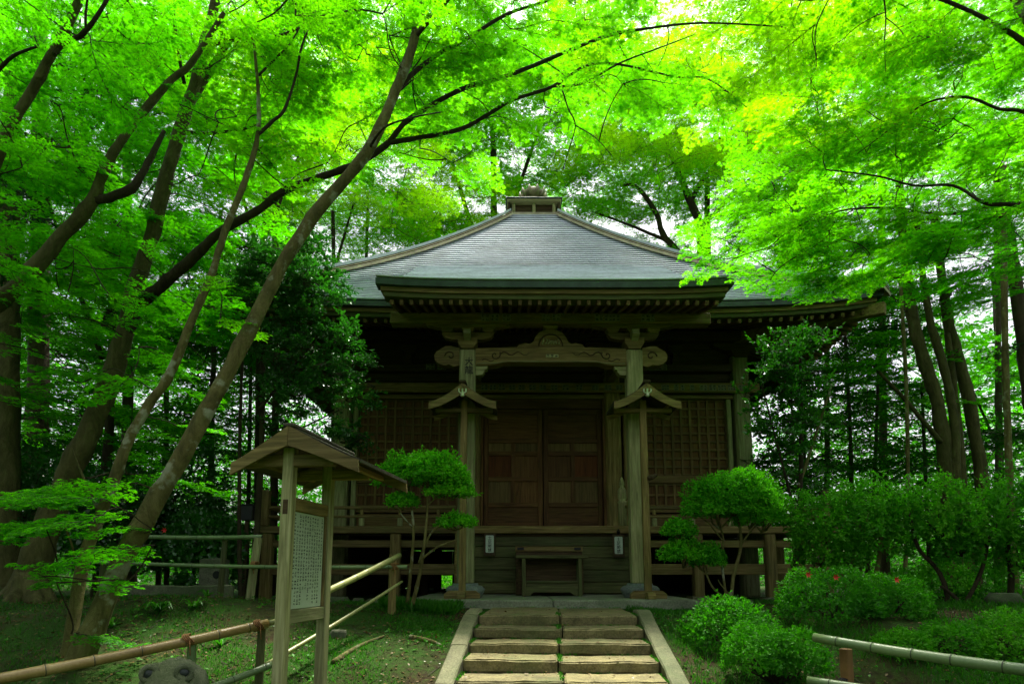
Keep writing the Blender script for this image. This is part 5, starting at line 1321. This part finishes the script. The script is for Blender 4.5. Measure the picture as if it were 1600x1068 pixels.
shrub('azalea_bush', 'broad azalea dotted with a few red flowers right of the hall steps', 'bush', [(1218, 1372, 888, 948), (1330, 1448, 898, 950)], 7.5, LAZAL, .042, 1.5, (1330, 965, 7.5), [[(1412, 975, 0, 4), (1408, 950, 0, 3.5), (1400, 930, 0, 2)], [(1300, 968, 0, 4), (1296, 940, 0, 3), (1290, 920, 0, 2)]], 'azalea bushes', flowers=((1262, 897, 7.05), (1305, 901, 7.0), (1400, 905, 7.1)))
shrub('azalea_bush', 'dark azalea cut by the right edge of the picture', 'bush', [(1525, 1660, 955, 1030)], 6.2, LAZAL, .040, 1.4, (1590, 1040, 6.2), group='azalea bushes')
shrub('azalea_bush', 'small dark ground azalea between the big shrub and the bamboo rail', 'bush', [(1440, 1540, 972, 1012), (1372, 1450, 985, 1015)], 6.3, LAZAL, .038, 1.2, (1450, 1020, 6.3), group='azalea bushes')
shrub('tall_shrub', 'tall loose evergreen shrub on bare crooked stems right of the veranda', 'shrub', [(1236, 1330, 772, 830), (1300, 1400, 752, 815), (1370, 1450, 762, 820), (1245, 1315, 812, 866), (1340, 1420, 800, 850), (1290, 1350, 838, 872)], 8.8, LAZAL, .055, 1.25, (1330, 955, 8.8),
      [[(1335, 962, 0, 6), (1325, 920, 0, 5), (1300, 870, .05, 4), (1285, 820, .1, 3)], [(1340, 962, 0, 6), (1365, 910, -.1, 5), (1375, 860, -.1, 4), (1380, 800, 0, 3)], [(1330, 955, 0, 4), (1345, 890, .2, 3), (1330, 830, .2, 2)]], stemmat=BARKM, low=-.35, lump=.3)
shrub('tall_shrub', 'tall loose evergreen shrub reaching the right edge of the picture', 'shrub', [(1430, 1520, 752, 820), (1490, 1580, 760, 830), (1550, 1660, 735, 820), (1460, 1530, 815, 862), (1560, 1650, 810, 872)], 8.4, LAZAL, .055, 1.2, (1500, 965, 8.4),
      [[(1478, 985, 0, 6), (1480, 930, 0, 5), (1465, 890, .05, 4.5), (1435, 855, .1, 4), (1420, 800, .1, 3)], [(1490, 985, 0, 5), (1500, 960, -.1, 5), (1494, 935, -.1, 4), (1470, 915, -.1, 3)], [(1575, 970, .1, 7), (1580, 900, .1, 6), (1572, 830, .1, 5), (1578, 770, .2, 3)], [(1484, 985, 0, 5), (1530, 900, 0, 4), (1545, 840, 0, 3)]], stemmat=BARKD, low=-.35, lump=.3)
shrub('cloud_pruned_tree', 'domed cloud-pruned tree before the right veranda', 'tree', [(1068, 1180, 748, 808), (1110, 1230, 742, 806), (1090, 1205, 738, 790), (1150, 1228, 785, 820), (1036, 1086, 812, 836), (1034, 1100, 842, 876), (1078, 1132, 850, 884)], 9.0, LTOP, .042, 1.7, (1143, 935, 9.0),
      [[(1142, 945, 0, 4.3), (1146, 900, 0, 4.0), (1158, 850, 0, 3.4), (1152, 800, 0, 2.5)], [(1136, 945, .05, 3.1), (1128, 880, .05, 2.8), (1130, 840, .05, 2.2), (1118, 800, .05, 1.9)], [(1140, 940, -.1, 2.5), (1112, 915, -.1, 2.2), (1098, 880, -.1, 1.9), (1080, 850, -.1, 1.2)], [(1158, 850, 0, 2.2), (1180, 822, 0, 1.6), (1205, 810, 0, 1.2)], [(1130, 845, .05, 1.9), (1108, 818, .05, 1.2), (1095, 808, .05, 1.0)], [(1098, 890, -.1, 1.2), (1072, 845, -.1, 1.0), (1064, 830, -.1, 0.7)], [(1150, 940, -.15, 1.6), (1128, 915, -.2, 1.2), (1122, 905, -.2, 0.9)]], group='cloud-pruned trees', stemmat=BARKM, depth=.8, low=.06, lump=.2)
shrub('cloud_pruned_tree', 'cloud-pruned tree with flat pads beside the left porch pillar', 'tree', [(584, 670, 716, 758), (620, 725, 708, 750), (660, 734, 722, 756), (664, 742, 754, 774), (684, 742, 804, 822), (606, 652, 770, 790)], 8.3, LTOP, .044, 1.5, (636, 955, 8.3),
      [[(634, 962, 0, 4.3), (640, 910, 0, 3.7), (646, 830, 0, 2.8), (640, 770, .05, 2.2), (632, 735, .05, 1.6)], [(640, 960, -.05, 5.0), (655, 900, -.05, 4.0), (664, 840, -.05, 3.1), (668, 780, 0, 2.2), (662, 735, 0, 1.6)], [(654, 880, -.05, 2.5), (672, 835, -.05, 2.5), (700, 810, -.05, 1.9), (715, 795, -.05, 1.2)], [(660, 872, -.1, 2.5), (682, 855, -.12, 2.2), (698, 848, -.12, 1.9), (712, 843, -.12, 1.2)], [(667, 790, 0, 1.6), (690, 770, 0, 1.2), (705, 762, 0, 0.9)], [(646, 825, 0, 1.9), (625, 800, 0, 1.2), (618, 780, 0, 0.9)]], group='cloud-pruned trees', stemmat=BARKM, depth=.7, low=.06, lump=.2)
shrub('garden_bush', 'bright green bush glimpsed through the gap beneath the hall floor', 'bush', [(640, 760, 893, 930)], 24, LTOP, .11, 1.2, (700, 930, 24))
# undergrowth shrubs behind the left fence
for i, (x0, x1, y0, y1, d, lab) in enumerate([(-60, 130, 690, 800, 11.5, 'dark broad-leaved shrub behind the flared maple roots'), (100, 260, 720, 830, 11.0, 'dark undergrowth shrub between the two leaning maple trunks'), (230, 360, 700, 820, 11.5, 'dense dark shrub left of the sign board roof'), (260, 380, 800, 860, 10.5, 'low shrub with one red flower behind the upper bamboo rail')]):
    shrub('undergrowth_shrub', lab, 'shrub', [(x0, x1, y0, y1), (x0 + 20, x1 - 10, (y0 + y1) / 2, y1 + 40)], d, LEVER, .085, 1.0, ((x0 + x1) / 2, 930, d), [[((x0 + x1) / 2, 940, 0, 4), ((x0 + x1) / 2 + 8, 880, 0, 3), ((x0 + x1) / 2, 800, 0, 2)]], 'undergrowth by the left fence', flowers=((258, 828, 8.5),) if i == 3 else ())

shrub('undergrowth_shrub', 'leafy undergrowth hiding the foot of the leaning trunk cluster', 'shrub', [(1430, 1520, 872, 930), (1500, 1580, 880, 935), (1380, 1450, 890, 935)], 11, LAZAL, .06, 1.0, (1480, 935, 11), group='undergrowth right of the hall')
# ------------------------------------------------------------------ stone frog
fc = at(272, 1068, 4.55); fg = gzs(fc.x, fc.y); ftop = at(264, 1031, 4.55).z
frog = thing('stone_frog', 'mossy carved stone frog with big dark eyes below the tan bamboo rail', 'statue', (fc.x, fc.y, fg), math.radians(12))
H = ftop - fg
def frog_body():
    nu, nv = 40, 26; V = []; Fq = []
    for j in range(nv + 1):
        v = math.pi * j / nv
        for i in range(nu):
            u = 2 * math.pi * i / nu
            x, y, z = math.sin(v) * math.cos(u), math.sin(v) * math.sin(u), math.cos(v)
            w = 1 + .16 * max(0, -z)
            px, py, pz = x * .30 * w, y * .36 * w, z * H * .52
            front = max(0, -y)
            if z < .25 and z > -.1: px *= 1 + .08 * front; py *= 1 + .08 * front
            if -.02 < z < .10 and y < 0: py *= .95; px *= .97          # mouth groove
            for ex in (-.13, .13):                                     # brow bulges
                dd = (px - ex) ** 2 + (py + .16) ** 2
                if z > 0: pz += .055 * math.exp(-dd / .006)
            k = .022 * (math.sin(px * 47 + 3 * pz) * math.sin(py * 55 + 20 * px) + math.sin(pz * 60 + px * 30) * .6 + .7 * math.sin(px * 90) * math.sin(pz * 110 + py * 40))
            V.append((px * (1 + k), py * (1 + k), max(pz + k * .5, -H * .5) + H * .5))
    for j in range(nv):
        for i in range(nu): Fq.append((j * nu + i, (j + 1) * nu + i, (j + 1) * nu + (i + 1) % nu, j * nu + (i + 1) % nu))
    return MB().add(V, Fq)
frog_body().build('body', FROG, frog, (0, 0, 0), True)
for ex in (-.13, .13):
    zt = H * .92
    m = MB(); m.lathe([(.001, .036), (.025, .033), (.043, .022), (.05, 0), (.043, -.022), (.001, -.036)][::-1], 16); o = m.build('eye', DARKSTONE, frog, (ex, -.185, zt - .012), True); o.scale = (1.05, .8, 1)
    m = MB(); m.tube([(ex + .060 * math.cos(t), -.205 + .01 * math.sin(t), zt - .012 + .046 * math.sin(t)) for t in np.linspace(0, 2 * math.pi, 17)], .022, 7, 0, False, .22, 3); m.build('eye_rim', FROG, frog, (0, 0, 0), True)
    m = MB(); m.tube([(ex * 1.9, -.05, H * .42), (ex * 2.3, -.22, H * .25), (ex * 1.9, -.34, .06), (ex * 1.7, -.44, .03)], [.09, .07, .05, .03], 9); m.build('foreleg', FROG, frog, (0, 0, 0), True)
    m = MB(); m.tube([(ex * 1.2, .20, H * .35), (ex * 2.6, .12, H * .45), (ex * 2.8, -.02, .10), (ex * 2.9, -.14, .03)], [.12, .11, .07, .03], 9); m.build('hindleg', FROG, frog, (0, 0, 0), True)

# ------------------------------------------------------------------ small things
bx_ = at(387, 801, 11.3); bb = thing('black_box', 'small black metal box on a post beside the veranda newel', 'box', (bx_.x, 11.3, gzs(bx_.x, 11.3)))
z_ = bx_.z - gzs(bx_.x, 11.3)
MB().box(-.12, .12, -.08, .08, z_ - .14, z_ + .14, 0, .01).build('case', [BLACKB] * 3, bb); MB().box(-.035, .035, -.03, .03, -.2, z_ - .142, 2, .008).build('post', WOODD, bb)
MB().box(-.13, .13, -.10, .09, z_ + .142, z_ + .16, 0, .004).build('lid', [BLACKB] * 3, bb)
sl = at(334, 905, 9.6); st = thing('stone_block', 'small grey stone block with a round hole behind the bamboo rail', 'stone', (sl.x, 9.6, gzs(sl.x, 9.6)))
zb_ = at(334, 872, 9.6).z - gzs(sl.x, 9.6)
m = MB(); rough_block(m, -.20, .20, -.12, .12, -.1, zb_, 5, 2, 4, .006, 5); m.build('block', ROCK, st)
m = MB(); m.tube([(.10, -.128, zb_ * .62), (.10, -.132, zb_ * .62)], [.06, .06], 14); m.build('hole', METALD, st)  # dark disc painted as the shade inside the hole; nothing is cut
for i, (px, d, w, h, lab) in enumerate([(275, 8.9, .82, .16, 'long low kerb stone behind the strap-leaved plants'), (212, 9.1, .5, .12, 'short mossy kerb stone nearer the maple roots')]):
    p = at(px, 935, d); m = MB(); rough_block(m, p.x - w, p.x + w, d - .1, d + .1, gzs(p.x, d) - .2, gzs(p.x, d) + h, 14, 2, 2, .01, 20 + i); tag(m.build('edging_stone', ROCK), lab, 'kerb stone', 'edging stones left of the hall')

def rock(px, py, d, w, h, seed, label, dp=.8):
    p = at(px, py, d); g = gzs(p.x, p.y); rr = np.random.default_rng(seed); ph = rr.uniform(0, 6.28, 8)
    nu, nv = 18, 10; V = []; Fq = []
    for j in range(nv + 1):
        v = math.pi * j / nv
        for i in range(nu):
            u = 2 * math.pi * i / nu; x, y, z = math.sin(v) * math.cos(u), math.sin(v) * math.sin(u), math.cos(v)
            k = 1 + .12 * math.sin(3 * x + ph[0]) * math.sin(3 * y + ph[1]) + .08 * math.sin(6 * z + 5 * x + ph[2]) + .05 * math.sin(9 * y + ph[3])
            V.append((x * w * k, y * w * dp * k, max(-.25, min(z * k, .62)) * h * 1.5))
    for j in range(nv):
        for i in range(nu): Fq.append((j * nu + i, (j + 1) * nu + i, (j + 1) * nu + (i + 1) % nu, j * nu + (i + 1) % nu))
    return tag(MB().add(V, Fq).build('rock', ROCK, None, (p.x, p.y, g), True), label, 'rock', 'garden rocks')
rock(527, 942, 10.4, .20, .13, 1, 'pale flat rock under the left veranda edge beside the rising bamboo')
rock(560, 930, 11.0, .12, .10, 2, 'small round rock under the left veranda, right of the flat one')
rock(590, 950, 9.4, .22, .14, 3, 'wide mossy rock behind the fence post by the left cloud-pruned tree')
rock(528, 1003, 7.0, .10, .08, 4, 'small mossy rock on the bank right of the sign board')
rock(1205, 945, 9.3, .15, .12, 5, 'mossy rock at the foot of the right veranda post')
rock(1170, 950, 8.8, .08, .07, 6, 'small pale rock right of the cloud-pruned stems')
rock(1572, 950, 7.8, .20, .13, 7, 'large grey boulder below the shrub at the right edge')
rock(500, 965, 8.6, .16, .08, 8, 'low rock half buried left of the rising bamboo rails')
# footing stones below the veranda posts
for x in (-4.38, -2.95, 2.95, 4.38):
    p = Vector((x + .67, 11.95, 0)); m = MB(); rough_block(m, p.x - .2, p.x + .2, 11.74, 12.16, .7, 1.05, 4, 4, 2, .012, int(x * 9) + 60); 
    o = m.build('footing_stone', KERB, hall, (-.67, -13.0, -Z0))

# strap-leaved plants
def strap(px, py, d, n, ln, seed, label):
    p = at(px, py, d); g = gzs(p.x, d); rr = random.Random(seed); t = thing('strap_leaf_plant', label, 'plant', (p.x, d, g), group='strap-leaved plants'); q = []
    for i in range(n):
        a = rr.uniform(0, 6.28); l = ln * rr.uniform(.6, 1.15); up = rr.uniform(.5, 1.1); w = .013 * rr.uniform(.8, 1.3)
        prev = None
        for k in range(7):
            f = k / 6; c = np.array([math.cos(a) * l * f * .75, math.sin(a) * l * f * .75, l * (up * f - .85 * up * f ** 2.3)]); s = np.array([-math.sin(a), math.cos(a), 0]) * w * (1 - f ** 3)
            if prev is not None: q.append([prev[0], prev[1], c + s, c - s])
            prev = (c - s, c + s)
    me = quads_mesh('leaves', np.array(q), [GRASS], None, np.repeat([rr.random() for _ in range(n)], 6)); link('leaves', me, t, (0, 0, 0))
for i, (px, py, d, n, lab) in enumerate([(245, 985, 7.0, 26, 'largest clump of strap-shaped leaves above the stone frog'), (300, 975, 7.2, 16, 'middle clump of strap-shaped leaves left of the sign board'), (322, 945, 8.0, 8, 'small clump of broad leaves by the low kerb stone'), (345, 1000, 6.4, 8, 'sparse strap-leaved plant just left of the sign post'), (170, 1000, 6.6, 7, 'small leafy sprout at the foot of the leaning maple')]):
    strap(px, py, d, n, .34, i, lab)

# ------------------------------------------------------------------ grass, moss, litter
def scatter(n, x0, x1, y0, y1, f):
    x = NR.uniform(x0, x1, n); y = NR.uniform(y0, y1, n)
    k = (np.abs(x - .0594 * np.minimum(y - 7.9, .6) - .58) > 1.22) | (y > 9.0); k &= ~((x > -1.66) & (x < 2.9) & (y > 9.36))
    k &= ~((np.abs(x - .67) < 5.4) & (y > 11.7)); k &= (NR.random(n) < f(x, y))
    return x[k], y[k]
def patch(x, y, s=1.0, o=0): return .5 + .28 * np.sin(x * 1.9 * s + o) * np.sin(y * 2.3 * s + o * 2) + .22 * np.sin(x * 4.1 * s + y * 3.3 * s + o)
def blades(name, n, reg, f, h, label, tm=BLADE):
    x, y = scatter(n, *reg, f); n = len(x); z = gz(x, y) - .005
    d = norm(NR.normal(0, .45, (n, 3)) * np.array([1, 1, .2]) + np.array([0, 0, 1.0])); nr = norm(NR.normal(size=(n, 3)) + np.array([0, -.6, .2]))
    me = quads_mesh(name, leaf_quads(np.stack([x, y, z], 1), d, nr, NR.uniform(.5, 1.2, n) * h, tm), [GRASS], None, NR.random(n))
    tag(link(name, me), label, 'grass', kind='stuff')
blades('grass', 45000, (-3.4, -.7, 4.5, 9.2), lambda x, y: np.clip((patch(x, y) - .30) * 1.6, 0, 1) * np.clip((x + 3.6) / 1.6, .05, 1), .05, 'short moss and grass on the bank left of the stairs')
blades('grass', 90000, (1.7, 8.5, 4.0, 9.5), lambda x, y: np.clip((patch(x, y, 1, 2) - .2) * 1.4, 0, 1), .075, 'short grass on the bank right of the stairs')
blades('grass', 7000, (-1.75, -.75, 8.2, 9.2), lambda x, y: .9 + 0 * x, .15, 'brighter tufts of grass along the left end of the apron')
blades('grass', 50000, (-9, -2.0, 4.5, 11), lambda x, y: np.clip((patch(x, y, .8, 1) - .35) * 1.2, 0, 1), .055, 'sparse ground cover under the left maples')
n = 24000; x, y = scatter(n, -7, 7, 3.5, 11, lambda x, y: np.where(x < .5, .9, .5)); n = len(x)
d = rand_unit(n, .2); nr = norm(NR.normal(0, .3, (n, 3)) + np.array([0, 0, 1]))
me = quads_mesh('leaf_litter', leaf_quads(np.stack([x, y, gz(x, y) + .012], 1), d, nr, NR.uniform(.02, .05, n), OVAL), [LITT], None, NR.random(n)); tag(link('leaf_litter', me), 'scattered brown fallen leaves on the ground', 'leaf litter', kind='stuff')
q = []
for i in range(260):
    x, y = R.uniform(-6, -.8), R.uniform(4.5, 10)
    if R.random() < .25: x = R.uniform(2, 6)
    a = R.uniform(0, 3.14); l = R.uniform(.06, .28); e = [(x + math.cos(a) * l * f, y + math.sin(a) * l * f) for f in (0, .5, 1)]
    q.append(tube_quads([(ex, ey, gzs(ex, ey) + .012) for ex, ey in e], .004, 4))
tag(link('fallen_twigs', quads_mesh('fallen_twigs', np.concatenate(q), [TWIG])), 'thin fallen twigs strewn over the bank', 'twigs', kind='stuff')
# surface roots on the left bank
for i, (pts, lab) in enumerate([([(640, 1010, 7.0), (672, 1002, 6.9), (690, 1000, 6.8)], 'surface root near the left kerb of the stairs'), ([(520, 1040, 6.2), (560, 1010, 6.6), (600, 990, 7.0)], 'long surface root on the bank right of the sign board')]):
    P_ = [at(*p) for p in pts]; P_ = [Vector((p.x, p.y, gzs(p.x, p.y) + .012)) for p in P_]; P2, R2 = smooth_path(P_, [.03, .025, .012]); tag(MB().tube(P2, R2, 8, 0, True, .1).build('surface_root', BARKM, smooth=True), lab, 'root')
# pebble drip line before the apron
q = MB()
for i in range(170):
    x = R.choice((R.uniform(-1.7, -.62), R.uniform(1.8, 3.0), R.uniform(2.2, 5.5))); y = R.uniform(9.15, 9.38); r_ = R.uniform(.015, .04)
    q.lathe([(.001, -r_ * .3), (r_, 0), (r_ * .8, r_ * .5), (.001, r_ * .65)], 6, (x, y, gzs(x, y) + .005))
tag(q.build('gravel', ROCK, smooth=True), 'pebbles along the drip line before the apron', 'gravel', kind='stuff')

frog.scale = (.86, .86, 1)
x, y = scatter(9000, -7, 8, 4.0, 11, lambda x, y: np.clip((patch(x, y, .9, 3) - .35) * 1.5, 0, 1)); n = len(x)
d_ = norm(NR.normal(size=(n, 3)) * np.array([1, 1, .15]) + np.array([0, 0, .25])); Pp = np.stack([x, y, gz(x, y) + NR.uniform(.01, .06, n)], 1)
Pp = np.repeat(Pp, 3, 0); d_ = norm(NR.normal(size=(3 * n, 3)) * np.array([1, 1, .2]) + np.array([0, 0, .25])); n *= 3
tag(link('ground_plants', quads_mesh('ground_plants', leaf_quads(Pp, d_, norm(NR.normal(0, .3, (n, 3)) + np.array([0, 0, 1])), NR.uniform(.02, .055, n), OVAL), [GRASS], None, NR.random(n))), 'low small-leaved plants scattered over the banks', 'ground cover', kind='stuff')
# fallen leaves and moss on the stairs
def stair_pt(x, y): 
    """unrotated stair coordinates to world"""
    ca, sa = math.cos(-.0594), math.sin(-.0594); dx, dy = x - .58, y - 7.9
    return .58 + ca * dx - sa * dy, 7.9 + sa * dx + ca * dy
P_, P2_ = [], []
for i in range(150):
    k = R.randrange(0, 6); x = R.uniform(-.36, 1.52); y = 7.7 - .47 * k + R.uniform(.03, .45) + (R.uniform(0, .7) if k == 0 else 0); w_ = stair_pt(x, y); P_.append((w_[0], w_[1], .985 - .118 * k + .014))
for i in range(4200):
    k = R.randrange(0, 7); u = R.random()
    if u < .5: x = R.uniform(-.39, 1.55); y = 7.7 - .47 * k + .475 + R.uniform(-.03, .0); x += 0 if math.sin(x * 9 + k * 3) > -.2 else 9
    elif u < .75: x = .58 + R.gauss(0, .012); y = 7.7 - .47 * k + R.uniform(0, .47)
    else: x = R.choice((-.395, 1.555)) + R.gauss(0, .012); y = 7.7 - .47 * k + R.uniform(0, .47)
    if k == 0 and u < .5: y += 1.2
    if x > 3: continue
    w_ = stair_pt(x, y); P2_.append((w_[0], w_[1], .985 - .118 * k - .004))
n = len(P_); tag(link('fallen_leaves', quads_mesh('fallen_leaves', leaf_quads(P_, rand_unit(n, .15), norm(NR.normal(0, .25, (n, 3)) + np.array([0, 0, 1])), NR.uniform(.025, .05, n), OVAL), [LITT], None, NR.random(n))), 'scattered small fallen leaves on the stone treads', 'leaf litter', kind='stuff')
n = len(P2_); tag(link('moss', quads_mesh('moss', leaf_quads(P2_, norm(NR.normal(0, .5, (n, 3)) + np.array([0, 0, 1])), norm(NR.normal(size=(n, 3)) + np.array([0, -.6, .2])), NR.uniform(.012, .03, n), np.array([[(0, .2, 0), (.6, .18, 0), (1, 0, -.1), (0, -.2, 0)]])), [GRASS], None, NR.random(n))), 'thin moss in the joints of the stairs', 'moss', kind='stuff')
